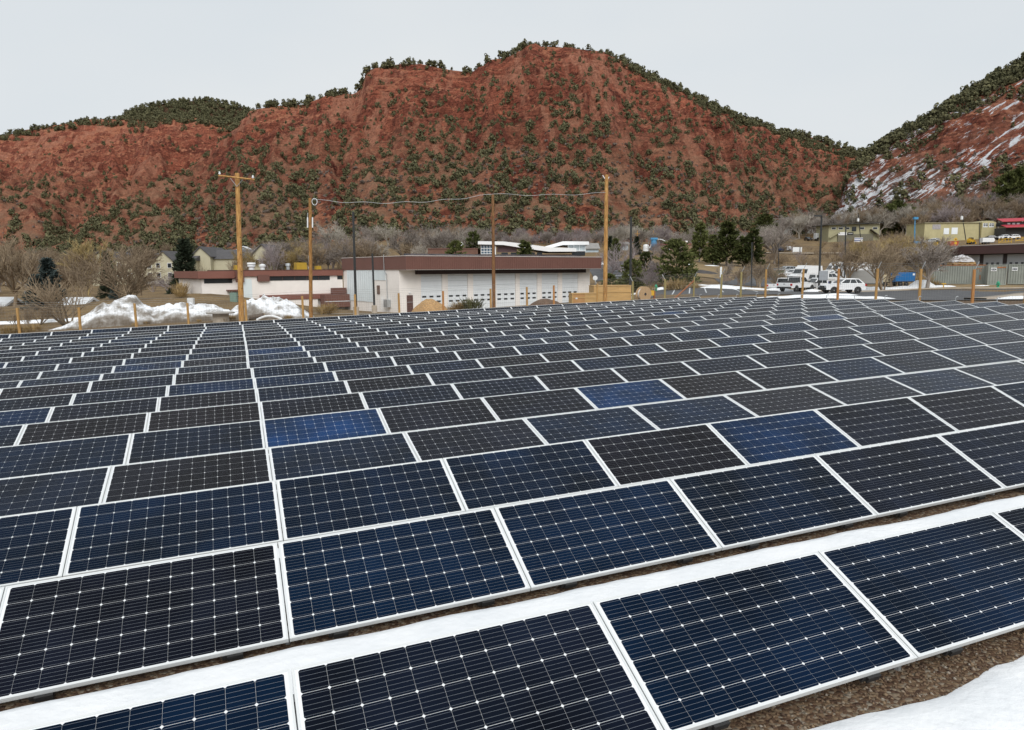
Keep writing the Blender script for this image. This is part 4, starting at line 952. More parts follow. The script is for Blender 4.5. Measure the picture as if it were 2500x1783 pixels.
for v in (607, 614, 620): ob('mullion', MB().box(mxx(1175), mxx(1204), -0.385, -0.302, mz(v)-0.05, mz(v)+0.05), gl, WHT)
ob('corner_post', MB().box(mxx(1204)+0.05, mxx(1211), -0.4, 0.5, -1, mz(600)), mod, WHT)
ob('clerestory', MB().box(mxx(1214), mxx(1262), 0.2, 0.498, mz(616), mz(602)), mod, mat('plum_panel', (0.10,0.055,0.06), 0.5, 0.2, 0.8))
for u0, u1 in ((1224, 1240), (1247, 1262), (1288, 1306), (1311, 1324)): ob('window', MB().box(mxx(u0), mxx(u1), 0.25, 0.497, mz(625), mz(617)), mod, DARKG)
up = ob('upper_storey', MB().box(mxx(1388), mxx(1432), 2, 12, mz(614), mz(599.2)), mod, mat('pale_glass', (0.45,0.50,0.52), 0.2, 0.15, 0.5))
for k in range(4): ob('mullion', MB().box(mxx(1388)+k*1.2, mxx(1388)+k*1.2+0.14, 1.9, 1.99, mz(614), mz(599.3)), up, WHT)
ob('lower_glass', MB().box(mxx(1397), mxx(1429), 0.6, 1.9, mz(626), mz(615)), mod, DARKG)
ob('balcony', MB().box(mxx(1396), mxx(1431), 0.4, 2.2, mz(614.9), mz(613.6)), mod, WHT)

bp = at(1110, 650, 150); bp[2] = g(bp[0], bp[1]) - 0.5
bb = thing('brick_building', 'plain brown flat roofed block behind the garage roof', 'building', bp)
ob('wall', MB().box(at(1045,650,150)[0]-bp[0], at(1167,650,150)[0]-bp[0], 0, 12, -2, at(1110,608.5,150)[2]-bp[2]), bb, BRICKB)
ob('parapet', MB().box(at(1044.5,650,150)[0]-bp[0], at(1167.5,650,150)[0]-bp[0], -0.1, 12.1, at(1110,608.4,150)[2]-bp[2], at(1110,606.5,150)[2]-bp[2]), bb, BROWNF)
dsh = at(1125, 597, 153); dd = thing('satellite_dish', 'white round satellite dish on the brown block roof', 'satellite dish', (dsh[0], dsh[1], at(1110,606.5,150)[2]))
ob('dish', MB().lathe([(0.05,0),(0.4,0.06),(0.62,0.2),(0.6,0.21),(0.38,0.08)], 16), dd, PORC).rotation_euler = (math.radians(60), 0, math.radians(-25)); dd.children[0].location = (0,0,0.75)
ob('mast', MB().tube((0,0,0),(0,0,0.8),0.05,0.05,6), dd, GALV)

# gabled houses and apartment blocks
def gable(name, label, u, vbase, d, hdg, w, dep, h, rh, wall, roof, wins=(), over=0.4, dz=0.0, zb=None):
    "block with a ridge along local y; the gable faces local -y"
    p = at(u, vbase, d); gz = g(p[0], p[1]); z0 = min(gz, p[2]) if zb is None else zb
    t = thing(name, label, 'house' if h < 5 else 'apartment house', (p[0], p[1], z0), math.radians(hdg)); H = p[2] - z0 + h
    ob('wall', MB().prism([(-w/2, -1.0), (w/2, -1.0), (w/2, H), (0, H+rh), (-w/2, H)], 0, dep), t, wall)
    e = over; k = rh/(w/2)
    rf = ob('roof', MB().prism([(-w/2-e, H-k*e), (0, H+rh), (w/2+e, H-k*e), (w/2+e, H-k*e+0.28), (0, H+rh+0.3), (-w/2-e, H-k*e+0.28)], -e, dep+e), t, roof)
    for (x, z, ww, hh) in wins:
        f = ob('window', MB().box(x-ww/2-0.1, x+ww/2+0.1, -0.09, -0.003, H-h+z-0.1, H-h+z+hh+0.1), t, WHT); ob('pane', MB().box(x-ww/2, x+ww/2, -0.12, -0.091, H-h+z, H-h+z+hh), f, DARKG)
    return t, H
CREAM = mat('cream_siding', (0.46,0.43,0.31), 0.85, 0.06, 0.8); SHING = mat('charcoal_shingle', (0.085,0.082,0.085), 0.9, 0.2, 1.2); LBLUE = mat('pale_blue_siding', (0.42,0.50,0.55), 0.8, 0.06, 1); WROOF = mat('pale_roof', (0.62,0.64,0.66), 0.7, 0.08, 1)
def eave_block(name, label, u0, u1, vbase, vtop, vridge, d, wall, roof, wins, dep=13):
    p = at((u0+u1)/2, vbase, d); z0 = min(g(p[0], p[1]), p[2]); t = thing(name, label, 'apartment house', (p[0], p[1], z0))
    w = at(u1, vbase, d)[0] - at(u0, vbase, d)[0]; H = at(u0, vtop, d)[2] - z0; RH = at(u0, vridge, d + dep/2)[2] - z0
    ob('wall', MB().box(-w/2, w/2, 0, dep, -1, H), t, wall)
    ob('roof', MB().add([(-w/2-.4,-.5,H-.1),(w/2+.4,-.5,H-.1),(w/2+.4,dep/2,RH),(-w/2-.4,dep/2,RH),(w/2+.4,dep+.5,H-.1),(-w/2-.4,dep+.5,H-.1)], [(0,1,2,3),(3,2,4,5),(0,3,5),(1,4,2),(0,5,4,1)]), t, roof)
    for (x, z, ww, hh) in wins:
        f = ob('window', MB().box(x-ww/2-0.1, x+ww/2+0.1, -0.09, -0.003, H+z-0.1, H+z+hh+0.1), t, WHT); ob('pane', MB().box(x-ww/2, x+ww/2, -0.12, -0.091, H+z, H+z+hh), f, DARKG)
    return t
D1 = 185
eave_block('apartment_block', 'long cream apartment block with charcoal roof behind bare trees', 285, 378, 682, 634, 618.5, D1, CREAM, SHING, [(-4+i*2.6, -2.2, 1.0, 1.3) for i in range(4)] + [(-4+i*2.6, -4.8, 1.0, 1.3) for i in range(4)])
gable('apartment_gable', 'cream gable end with four windows beside the big spruce', 402, 682, D1-3, 0, 4.9, 14, 4.6, 2.3, CREAM, SHING, [(-1.4, 2.9, 0.9, 1.1), (1.5, 2.9, 0.9, 1.1), (-1.4, 0.5, 0.9, 1.1), (1.5, 0.5, 0.9, 1.1)])
gable('apartment_gable', 'narrow cream gable left of the long apartment block', 247, 682, D1-2, 0, 4.4, 14, 4.6, 2.2, CREAM, SHING, [(-1.0, 2.6, 0.8, 1.0)])
eave_block('apartment_block', 'cream apartment wing with dark roof right of the big spruce', 420, 472, 682, 636, 618.5, D1+2, CREAM, SHING, [(-1, -2.2, 1.0, 1.3), (1.6, -2.2, 1.0, 1.3)])
gable('apartment_gable', 'cream gable with dark roof left of the honey utility pole', 493, 672, D1+6, 0, 5.0, 14, 5.0, 2.3, CREAM, SHING, [(-1.2, 2.0, 0.9, 1.1)])
eave_block('apartment_block', 'cream apartment wing partly hidden by the honey utility pole', 510, 625, 672, 632, 610, D1+8, CREAM, SHING, [(2+i*2.4, -2.4, 1.0, 1.3) for i in range(2)])
gable('apartment_gable', 'cream gable with dark roof right of the honey utility pole', 642, 668, D1-2, 0, 4.6, 14, 5.0, 2.2, CREAM, SHING, [(-1.2, 2.4, 0.9, 1.1), (1.3, 2.4, 0.9, 1.1)])
eave_block('apartment_block', 'dark roofed wing behind the right hand cream gable', 655, 688, 668, 632, 607, D1+6, mat('brown_siding', (0.14,0.09,0.08), 0.8, 0.1, 1), SHING, [])
gable('cottage', 'grey blue hillside house with white roof behind the honey pole', 596, 640, 230, 12, 6.2, 8, 3.2, 1.6, mat('grey_blue_siding', (0.30,0.35,0.38), 0.8, 0.08, 1), WROOF, [(-1.3, 1.5, 1.0, 1.0), (1.2, 1.5, 1.0, 1.0)])
gable('cottage', 'small pale blue house with white gable on the lower hillside', 866, 614, 255, 20, 4.4, 6, 2.6, 0.9, LBLUE, WROOF, [(-1.0, 1.0, 0.7, 0.8)])
gable('shed', 'tiny dark shed with snowy roof on the lower hillside', 901, 610, 255, 10, 2.4, 3, 1.2, 0.8, BRICKB, WROOF, [])
gable('cottage', 'pale blue house with grey roof right of the white building', 1457, 626, 205, 90, 8, 7.5, 2.0, 1.4, LBLUE, mat('grey_shingle', (0.26,0.25,0.24), 0.9, 0.15, 1), [])
gable('cottage', 'small pale blue shed with dark window behind the pines', 1531, 610, 215, 90, 4, 5.2, 1.5, 0.5, LBLUE, MATS['grey_shingle'], [])
gable('cabin', 'low tan cabin with snow dusted roof left of the snow piles', 37, 778, 92, 90, 4, 4.6, 1.6, 0.9, mat('tan_siding', (0.30,0.22,0.15), 0.85, 0.12, 1), WROOF, [])
gable('shed', 'low grey shed with white roof beside the tall snow heap', 224, 765, 84, 90, 3.5, 2.6, 0.9, 0.7, mat('grey_boards', (0.26,0.25,0.23), 0.85, 0.12, 1), WROOF, [])

# blue silo and works behind the pines
sp = onground(1594, 212); sil = thing('dust_silo', 'bright blue dust collector silo with a grey duct', 'silo', (sp[0], sp[1], at(1594, 607, 212)[2]))
SBL = mat('bright_blue_paint', (0.06,0.26,0.48), 0.5, 0.12, 1.2)
ob('hopper', MB().lathe([(0.5,0.3),(0.75,0.9),(0.8,1.6)], 14), sil, SBL); ob('drum', MB().lathe([(0.8,1.6),(0.85,1.62),(0.85,2.5),(0.75,2.55)], 14), sil, SBL); ob('cap', MB().box(-0.95,0.95,-0.95,0.95,2.55,3.1), sil, SBL)
for sx_, sy_ in ((-1,-1),(1,-1),(-1,1),(1,1)): ob('leg', MB().tube((sx_*.7,sy_*.7,-1.0),(sx_*.7,sy_*.7,1.7),0.08,0.08,6), sil, SBL)
ob('duct', MB().path([(0.6,0,2.7),(2.2,0,2.6),(3.6,0,2.0)], 0.16, 8), sil, WSTEEL); ob('duct', MB().tube((-1.3,-0.3,0),(-0.7,0,1.2),0.18,0.18,8), sil, WSTEEL)
tk = at(1577, 608, 208); tko = thing('storage_tank', 'stubby white storage tank beside the blue silo', 'tank', (tk[0], tk[1], tk[2]-0.6)); ob('shell', MB().lathe([(0.85,-1.5),(0.85,1.5),(0.7,1.75),(0.2,1.9)], 16), tko, PORC); ob('valve', MB().tube((0.7,0,0.2),(1.1,0,0.2),0.08,0.08,6), tko, GALV)
p = at(1640, 610, 214); bl = thing('workshop', 'low tan workshop with red trim and pale roof behind the pines', 'building', (p[0], p[1], p[2]-2), 0)
ob('wall', MB().box(-6, 13, 0, 9, -1.5, 3.4), bl, mat('tan_wall', (0.30,0.20,0.13), 0.85, 0.1, 1)); ob('roof', MB().box(-6.3, 13.3, -0.4, 9.4, 3.42, 3.75), bl, mat('dull_red_trim', (0.25,0.07,0.06), 0.6, 0.1)); ob('duct', MB().path([(-1,-0.6,1.0),(-1,-0.6,3.0),(0.2,0.5,3.9)], 0.25, 8), bl, PORC)
for lx in (5, 9, 12): ob('roof_vent', MB().lathe([(0.3,3.76),(0.3,4.3),(0.5,4.35),(0.35,4.7)], 10, (lx,3,0)), bl, PORC)
ob('yellow_unit', MB().box(2.6,4.6,2,4,3.77,4.5), bl, YEL)
# long pale shed at the foot of the gap
p = at(1962, 535, 345); ls = thing('warehouse', 'long grey white warehouse at the foot of the gap between the hills', 'building', (p[0], p[1], p[2]-9)); ob('wall', MB().box(-8.4, 8.2, 0, 14, -4, 9+0.4), ls, mat('weathered_pale_metal', (0.42,0.42,0.40), 0.6, 0.15, 0.5)); ob('roof', MB().add([(-9,-.6,9.6),(8.6,-.6,10.0),(8.6,15,10.9),(-9,15,10.5),(-9,-.6,9.3),(8.6,-.6,9.7),(8.6,15,10.6),(-9,15,10.2)], [(0,1,2,3),(4,7,6,5),(0,4,5,1),(1,5,6,2),(2,6,7,3),(3,7,4,0)]), ls, mat('grey_metal_roof', (0.33,0.33,0.33), 0.6, 0.1))

# olive two-storey building with outside stairs
OL = mat('olive_siding', (0.34,0.32,0.20), 0.85, 0.07, 0.7)
D3 = 290
p = at(2085, 584, D3); oz = min(g(p[0], p[1]), p[2])
ol = thing('olive_building', 'two storey olive building with outside stairs and banners', 'building', (p[0], p[1], oz))
def ox(u): return at(u, 584, D3)[0] - p[0]
def oZ(v): return at(2085, v, D3)[2] - oz
ob('wall', MB().box(ox(2022), ox(2146), 0, 12, -1, oZ(548)), ol, OL)
ob('lower_front', MB().box(ox(2044), ox(2130), -0.5, -0.004, -1, oZ(572)), ol, mat('grey_olive', (0.16,0.15,0.11), 0.8, 0.1))
ob('roof', MB().add([(ox(2015),-1.6,oZ(550.5)),(ox(2150),-1.6,oZ(545)),(ox(2150),13,oZ(543)),(ox(2015),13,oZ(549)),(ox(2015),-1.6,oZ(548.8)),(ox(2150),-1.6,oZ(543)),(ox(2150),13,oZ(541.5)),(ox(2015),13,oZ(547))], [(3,2,1,0),(4,5,6,7),(0,1,5,4),(1,2,6,5),(2,3,7,6),(3,0,4,7)]), ol, mat('dark_roof', (0.05,0.05,0.045), 0.7, 0.1))
for u0, u1 in ((2029, 2039), (2046, 2056), (2062, 2072), (2097, 2108), (2129.5, 2140)):
    f = ob('window', MB().box(ox(u0)-.1, ox(u1)+.1, -0.1, -0.003, oZ(560.5), oZ(555)), ol, WHT); ob('pane', MB().box(ox(u0), ox(u1), -0.14, -0.101, oZ(560), oZ(555.5)), f, DARKG)
ob('upper_door', MB().box(ox(2078), ox(2089), -0.1, -0.003, oZ(565), oZ(554)), ol, DARKG)
ob('banner', MB().box(ox(2044), ox(2065), -0.62, -0.502, oZ(574.5), oZ(567.5)), ol, WHT); ob('banner', MB().box(ox(2067), ox(2081), -0.62, -0.502, oZ(574), oZ(567.5)), ol, DARKM)
bt = MB()
for k in range(6): bt.box(ox(2051)+k*0.36, ox(2051)+k*0.36+0.22, -0.64, -0.622, oZ(572), oZ(570.2))
ob('banner_print', bt, ol, GALV); ob('banner_bird', MB().prism([(ox(2045.5),oZ(570)),(ox(2047),oZ(568.2)),(ox(2048.5),oZ(570.5)),(ox(2050),oZ(572.5)),(ox(2047.5),oZ(571))], -0.64, -0.622), ol, DARKM); ob('banner_print', MB().box(ox(2069), ox(2079), -0.64, -0.622, oZ(571), oZ(570.2)), ol, WHT)
ob('stair', MB().prism([(ox(2022),oZ(580)),(ox(2044),oZ(567)),(ox(2046),oZ(565)),(ox(2046),oZ(566.5)),(ox(2044),oZ(568.6)),(ox(2022),oZ(582))], -1.6, -0.52), ol, OL)
ob('stair', MB().prism([(ox(2146),oZ(578)),(ox(2124),oZ(562)),(ox(2122),oZ(560.5)),(ox(2122),oZ(562.5)),(ox(2146),oZ(580))], -1.6, -0.1), ol, mat('dark_timber', (0.07,0.06,0.045), 0.8, 0.1))
b_ = at(2096, 586, 270); bo = thing('banner_sign', 'blue and white striped banner on the bank below the olive building', 'banner', (b_[0], b_[1], g(b_[0], b_[1])))
z_ = b_[2] - bo.location[2]
for x in (-1.5, 1.5): ob('post', MB().tube((x,0.1,-0.3),(x,0.1,max(z_,0.4)+0.7),0.06,0.06,6), bo, GALV)
z_ = max(z_, 0.4); ob('cloth', MB().box(-1.6,1.6,-0.04,0.03,z_-0.75,z_+0.8), bo, WHT); ob('stripe', MB().box(-1.6,1.6,-0.06,-0.042,z_+0.25,z_+0.55), bo, mat('navy_print', (0.03,0.06,0.22), 0.6, 0.1)); ob('stripe', MB().box(-1.6,0.9,-0.06,-0.042,z_-0.45,z_-0.1), bo, MATS['navy_print'])

# yellow arched metal building, red roof building, maroon garages
D4 = 262
p = at(2340, 575, D4); yz = min(g(p[0], p[1]), p[2]); yb = thing('metal_building', 'pale yellow metal building with overhead doors above the machinery yard', 'building', (p[0], p[1], yz))
def yx(u): return at(u, 575, D4)[0] - p[0]
def yZ(v): return at(2340, v, D4)[2] - yz
YW = mat('pale_yellow_metal', (0.43,0.385,0.215), 0.7, 0.1, 0.6)
ob('wall', MB().box(yx(2256), yx(2392), 0, 12, -1, yZ(545)), yb, YW); ob('gable_front', MB().prism([(yx(2391),-1),(yx(2425),-1),(yx(2425),yZ(544)),(yx(2416),yZ(540.5)),(yx(2400),yZ(540)),(yx(2391),yZ(543))], -1.0, 12), yb, YW)
ob('roof', MB().box(yx(2254), yx(2393), -0.4, 12.4, yZ(545)+0.01, yZ(543.3)), yb, mat('khaki_metal_roof', (0.30,0.27,0.17), 0.6, 0.1))
for u0, u1, v0, v1 in ((2303,2316,557,572),(2322,2337,556,572)): ob('overhead_door', MB().box(yx(u0), yx(u1), -0.06, -0.003, yZ(v1), yZ(v0)), yb, DOORW)
for u0, u1 in ((2393.5,2405),(2408,2420)):
    dq = ob('window_door', MB().box(yx(u0), yx(u1), -1.06, -1.003, yZ(556), yZ(546)), yb, PORC)
    for k in range(2):
        for v in (553.5, 549.5): ob('pane', MB().box(yx(u0)+0.15+k*0.85, yx(u0)+0.85+k*0.85, -1.09, -1.061, yZ(v), yZ(v-2.6)), dq, DARKG)
ob('mural', MB().box(yx(2275), yx(2295), -0.06, -0.003, yZ(560), yZ(548)), yb, mat('faded_mural', (0.34,0.32,0.33), 0.8, 0.3, 3))
p = at(2490, 568, 255); rr = thing('red_roof_building', 'dark building with bright red roofs above the equipment yard', 'building', (p[0], p[1], min(g(p[0], p[1]), p[2])))
REDR = mat('red_metal_roof', (0.42,0.03,0.05), 0.5, 0.1, 1); z0 = p[2] - rr.location[2]
def rx(u): return at(u, 568, 255)[0] - p[0]
def rZ(v): return at(2490, v, 255)[2] - rr.location[2]
ob('wall', MB().box(rx(2455), rx(2560), 0, 12, -1, rZ(556)), rr, mat('charcoal_wall', (0.06,0.06,0.06), 0.8, 0.1)); ob('lower_roof', MB().add([(rx(2442),-3,rZ(557)),(rx(2570),-3,rZ(553)),(rx(2570),3,rZ(546)),(rx(2456),3,rZ(549)),(rx(2442),-3,rZ(556)),(rx(2570),-3,rZ(552)),(rx(2570),3,rZ(545)),(rx(2456),3,rZ(548))], [(3,2,1,0),(4,5,6,7),(0,1,5,4),(1,2,6,5),(2,3,7,6),(3,0,4,7)]), rr, REDR)
ob('upper_wall', MB().box(rx(2466), rx(2560), 3.1, 11, rZ(549), rZ(541)), rr, MATS['charcoal_wall']); ob('upper_roof', MB().add([(rx(2455),2,rZ(541)),(rx(2570),2,rZ(537)),(rx(2570),9,rZ(528)),(rx(2472),9,rZ(531)),(rx(2455),2,rZ(540)),(rx(2570),2,rZ(536)),(rx(2570),9,rZ(527)),(rx(2472),9,rZ(530))], [(3,2,1,0),(4,5,6,7),(0,1,5,4),(1,2,6,5),(2,3,7,6),(3,0,4,7)]), rr, REDR)
for u in (2472, 2484, 2495): ob('window', MB().box(rx(u), rx(u+7), 3.0, 3.09, rZ(547), rZ(543)), rr, GALV)

# long maroon garage row on the right
MAR = mat('maroon_metal', (0.085,0.045,0.043), 0.6, 0.08, 0.5)
mg0, mg1 = at(2190, 690, 150), at(2760, 690, 108)
hd2 = math.atan2(mg1[1]-mg0[1], mg1[0]-mg0[0]); Lm = float(np.hypot(*(mg1-mg0)[:2]))
zb2 = g(*((mg0+mg1)/2)[:2]) - 0.2
mg = thing('maroon_garage', 'long garage row with maroon fascia and pale roller doors', 'building', (mg0[0], mg0[1], zb2), hd2)
dm = 120; zf1 = at(2400, 621, 134)[2] - zb2; zf2 = at(2400, 601, 134)[2] - zb2
ob('wall', MB().box(0, Lm, 0.3, 14, -1.5, zf1), mg, mat('dark_wall', (0.05,0.04,0.04), 0.8, 0.1)); ob('fascia', MB().box(-0.5, Lm+0.3, -1.2, 14.3, zf1, zf2), mg, MAR); ob('roof_edge', MB().box(-0.55, Lm+0.35, -1.25, 14.35, zf2+0.002, zf2+0.12), mg, mat('pale_flashing', (0.5,0.45,0.42)))
x = 1.0
while x + 4 < Lm:
    dr = ob('roller_door', MB().box(x, x+3.7, 0.2, 0.299, -0.6, zf1-0.15), mg, mat('grey_white_door', (0.42,0.44,0.46), 0.6, 0.06, 0.8))
    for k in range(3): ob('window', MB().box(x+0.5+k*1.05, x+1.0+k*1.05, 0.17, 0.199, 1.2, 1.6), dr, DARKG)
    x += 4.55

# shipping containers
CONT = mat('weathered_grey_green_steel', (0.27,0.29,0.26), 0.6, 0.14, 0.8); RUST = mat('rust_orange', (0.40,0.17,0.07), 0.8, 0.35, 2)
def container(u0, u1, v0, v1, d0_, d1_, label, logo=None, trim=False, rust=()):
    a = at(u0, 690, d0_); b_ = at(u1, 690, d1_); hd = math.atan2(b_[1]-a[1], b_[0]-a[0]); L_ = float(np.hypot(*(b_-a)[:2])); z0 = at(u0, v1, d0_)[2]
    h = at(u0, v0, d0_)[2] - z0
    t = thing('shipping_container', label, 'container', (a[0], a[1], z0), hd)
    mb = MB(); n = int(L_/0.28); xs_ = []
    for i in range(n):
        x0 = i*L_/n; p_ = L_/n
        xs_ += [(x0, 0.0), (x0+p_*0.25, 0.0), (x0+p_*0.45, 0.05), (x0+p_*0.8, 0.05)]
    xs_.append((L_, 0.0)); V = [(x, y, 0.12) for x, y in xs_] + [(x, y, h-0.1) for x, y in xs_]; k = len(xs_)
    mb.add(V, [(i, i+1, k+i+1, k+i) for i in range(k-1)]); ob('corrugated_side', mb, t, CONT)
    ob('shell', MB().box(0, L_, 0.09, 2.4, 0.1, h-0.02), t, CONT)
    ob('bottom_rail', MB().box(0, L_, -0.03, 0.088, 0, 0.119), t, CONT); ob('top_rail', MB().box(0, L_, -0.03, 0.088, h-0.099, h), t, RUST if trim else CONT)
    for x in (0, L_-0.12): ob('corner_post', MB().box(x-0.002, x+0.122, -0.035, 0.086, 0.02, h+0.01), t, CONT)
    for (x, z, w_, hh) in rust: ob('rust_mark', MB().box(x, x+w_, -0.012, -0.003, z, z+hh), t, RUST)
    if logo is not None:
        s_ = ob('logo_plate', MB().box(logo-0.32, logo+0.32, -0.03, -0.004, h-0.85, h-0.42), t, WHT)
        q = MB()
        el_ = [(logo+0.28*math.cos(a_), h-0.635+0.12*math.sin(a_)) for a_ in np.linspace(0, 2*math.pi, 20, endpoint=False)]; q.prism(el_, -0.04, -0.031); ob('oval', q, s_, mat('navy_ink', (0.02,0.035,0.06), 0.6, 0.05))
        for dx, ww in ((-0.16, 0.12), (0.02, 0.13)):
            ob('letter', MB().path([(logo+dx+ww*0.9, -0.045, h-0.58), (logo+dx, -0.045, h-0.58), (logo+dx, -0.045, h-0.69), (logo+dx+ww*0.9, -0.045, h-0.69)] if dx < 0 else [(logo+dx, -0.045, h-0.70), (logo+dx, -0.045, h-0.58), (logo+dx+ww*0.8, -0.045, h-0.58), (logo+dx+ww*0.8, -0.045, h-0.64), (logo+dx, -0.045, h-0.64)], 0.016, 5), s_, WHT)
    return t
container(2272, 2409, 647.5, 693, 99.5, 95.5, 'long grey shipping container with orange top rail under a tarp', 0.55, True, ((5.2, 2.0, 0.7, 0.13), (5.6, 1.7, 0.25, 0.1), (5.65, 0.6, 0.15, 0.6)))
container(2410, 2456, 646.5, 696, 94.2, 93.4, 'grey green container with oval logo and rust streak behind the hydrant', 0.62, False, ((1.0, 2.2, 1.0, 0.17),))
container(2460, 2590, 645.5, 694, 94.4, 91.5, 'grey green container with oval logo at the outer end of the three', 0.65)
# tarp covered stack on the long container
p = at(2358, 646.5, 97.5); zc = p[2]
tp_ = thing('tarp_load', 'crumpled silver tarp over a timber stack on the container roof', 'tarp', (p[0], p[1]+1.0, zc + 0.05))
ob('timber', MB().box(-1.55, 1.55, -0.75, 0.75, 0, 0.2).box(-1.4, 1.45, -0.7, 0.7, 0.2, 0.38), tp_, POST[0])
A = np.linspace(0, 2*np.pi, 48, endpoint=False); Rr = np.linspace(0, 1, 14); AA, RR = np.meshgrid(A, Rr)
sx_ = np.sign(np.cos(AA))*np.abs(np.cos(AA))**0.6*RR*1.62; sy_ = np.sign(np.sin(AA))*np.abs(np.sin(AA))**0.6*RR*0.9
sz_ = 0.3 + 0.95*(1-RR**4)*np.clip(1 - 0.25*np.abs(sx_+0.1), 0, 1) + 0.22*(fbm(sx_*2.5+4, sy_*2.5, seed=5, ridged=True)-0.5)
i = np.arange(AA.size).reshape(AA.shape); j = np.roll(i, -1, 1)
ob('tarp', np_mesh('tarp', np.stack([sx_, sy_, sz_], -1).reshape(-1, 3), np.stack([i[:-1], j[:-1], j[1:], i[1:]], -1).reshape(-1, 4), mat('silver_tarp', (0.50,0.49,0.50), 0.55, 0.2, 2), True), tp_)

# ------------------------------------------------------------------ bare trees, pines, shrubs
def seg_mesh(name, P0, P1, R0, R1, m, sides=3):
    P0, P1 = np.asarray(P0, float), np.asarray(P1, float); n = len(P0); D = P1 - P0; D /= np.linalg.norm(D, axis=1)[:, None] + 1e-9
    a = np.cross(D, np.where(np.abs(D[:, 2:]) < 0.9, [[0, 0, 1.0]], [[1.0, 0, 0]])); a /= np.linalg.norm(a, axis=1)[:, None] + 1e-9; b_ = np.cross(D, a)
    V = np.empty((n, 2*sides, 3)); F = []
    for k in range(sides):
        an = 2*math.pi*k/sides; o = math.cos(an)*a + math.sin(an)*b_
        V[:, k] = P0 + o*np.asarray(R0)[:, None]; V[:, sides+k] = P1 + o*np.asarray(R1)[:, None]
        F.append([k, (k+1) % sides, sides+(k+1) % sides, sides+k])
    F = (np.array(F)[None] + (2*sides*np.arange(n))[:, None, None]).reshape(-1, 4)
    return np_mesh(name, V.reshape(-1, 3), F, m)
def grow(seed, kind):
    "branch skeleton of a leafless tree one unit tall"
    r = random.Random(seed); lim = []; tw = []
    spec = {'round': (1, 0.20, 7, (0.35, 0.95), 0.36), 'vase': (6, 0.05, 3, (0.12, 0.5), 0.44), 'shrub': (9, 0.02, 3, (0.2, 0.9), 0.5), 'tall': (1, 0.34, 9, (0.3, 0.75), 0.30)}[kind]
    nst, th, nl, ang, ln = spec
    def branch(p, d, L, rad, lv):
        q = p + d*L*0.5; d2 = (d + Vector((r.gauss(0, .16), r.gauss(0, .16), 0.10 + r.gauss(0, .08)))).normalized(); e = q + d2*L*0.5
        (lim if lv < 3 else tw).append((p, q, rad, rad*0.8)); (lim if lv < 3 else tw).append((q, e, rad*0.8, rad*0.5))
        if lv >= 4: return
        n = (nl, 5, 5, 6)[lv] if lv else nl
        for i in range(n):
            f = r.uniform(0.35, 1.0); s = p + (q - p)*(f*2) if f < 0.5 else q + (e - q)*(f*2 - 1)
            ax = Vector((r.gauss(0, 1), r.gauss(0, 1), r.gauss(0, 1))).cross(d2).normalized(); an = r.uniform(0.35, 0.95)
            nd = (d2*math.cos(an) + ax*math.sin(an)); nd.z += 0.12; nd.normalize()
            branch(s, nd, L*r.uniform(0.5, 0.72), rad*(0.62 if lv < 2 else 0.55), lv + 1)
    for s in range(nst):
        a = r.uniform(0, 6.28); b0 = Vector((math.cos(a), math.sin(a), 0))*(0.015 if nst > 1 else 0)
        if nst == 1:
            top = Vector((r.gauss(0, .02), r.gauss(0, .02), th)); lim.append((Vector((0, 0, -0.03)), top, 0.026, 0.019))
            for i in range(nl):
                an = r.uniform(*ang)*(1 - 0.7*(i == 0)); az = i*2.4 + r.uniform(-.4, .4)
                branch(Vector((0, 0, th*r.uniform(0.75, 1.0))), Vector((math.sin(an)*math.cos(az), math.sin(an)*math.sin(az), math.cos(an))), ln*r.uniform(0.8, 1.15), 0.014, 1)
        else:
            an = r.uniform(*ang); branch(b0 + Vector((0, 0, -0.02)), Vector((math.sin(an)*math.cos(a), math.sin(an)*math.sin(a), math.cos(an))), ln*r.uniform(0.85, 1.15), 0.011, 1 if kind != 'shrub' else 2)
    return lim, tw
def twig_material(name, c1, c2): return leaf_material(name, c1, c2)
TWM = {'grey': twig_material('grey_twigs', (0.17,0.145,0.125), (0.37,0.325,0.29)), 'tan': twig_material('tan_twigs', (0.17,0.125,0.085), (0.36,0.28,0.19)),
       'yellow': twig_material('yellow_twigs', (0.23,0.17,0.075), (0.42,0.32,0.15)), 'mauve': twig_material('mauve_twigs', (0.18,0.148,0.145), (0.36,0.31,0.31)), 'pale': twig_material('pale_twigs', (0.28,0.25,0.21), (0.50,0.46,0.40))}
SKEL = {}
def tree_meshes(kind, var, col, fine=False):
    key = (kind, var, col, fine)
    if key not in SKEL:
        lim, tw = grow(900 + var*13 + len(kind), kind)
        z = max(max(a[1].z for a in tw), 0.1); f = 1/z
        def arr(L): return [np.array([tuple(x[i]) for x in L])*f for i in (0, 1)] + [np.array([x[i] for x in L])*f for i in (2, 3)]
        p0, p1, r0, r1 = arr(lim); t0, t1, s0, s1 = arr(tw)
        s0 = np.maximum(s0, 0.0010 if fine else 0.0024); s1 = np.maximum(s1, 0.0007 if fine else 0.0016)
        SKEL[key] = (seg_mesh('limbs', p0, p1, r0, r1, TWM[col], 4), seg_mesh('twigs', t0, t1, s0, s1, TWM[col], 3))
    return SKEL[key]
def bare(u, d, h, kind, col, label, group=None, var=None, w=1.0, name='bare_tree', dz=0.0):
    p = onground(u, d, dz); v = R_.randrange(3) if var is None else var; a, b_ = tree_meshes(kind, v, col, d < 125)
    t = thing('leafless_shrub' if kind == 'shrub' else name, label, 'shrub' if kind == 'shrub' else 'tree', p, R_.uniform(0, 6.28), group, (h*w, h*w, h)); ob('trunk_and_limbs', a, t); ob('twigs', b_, t); return t

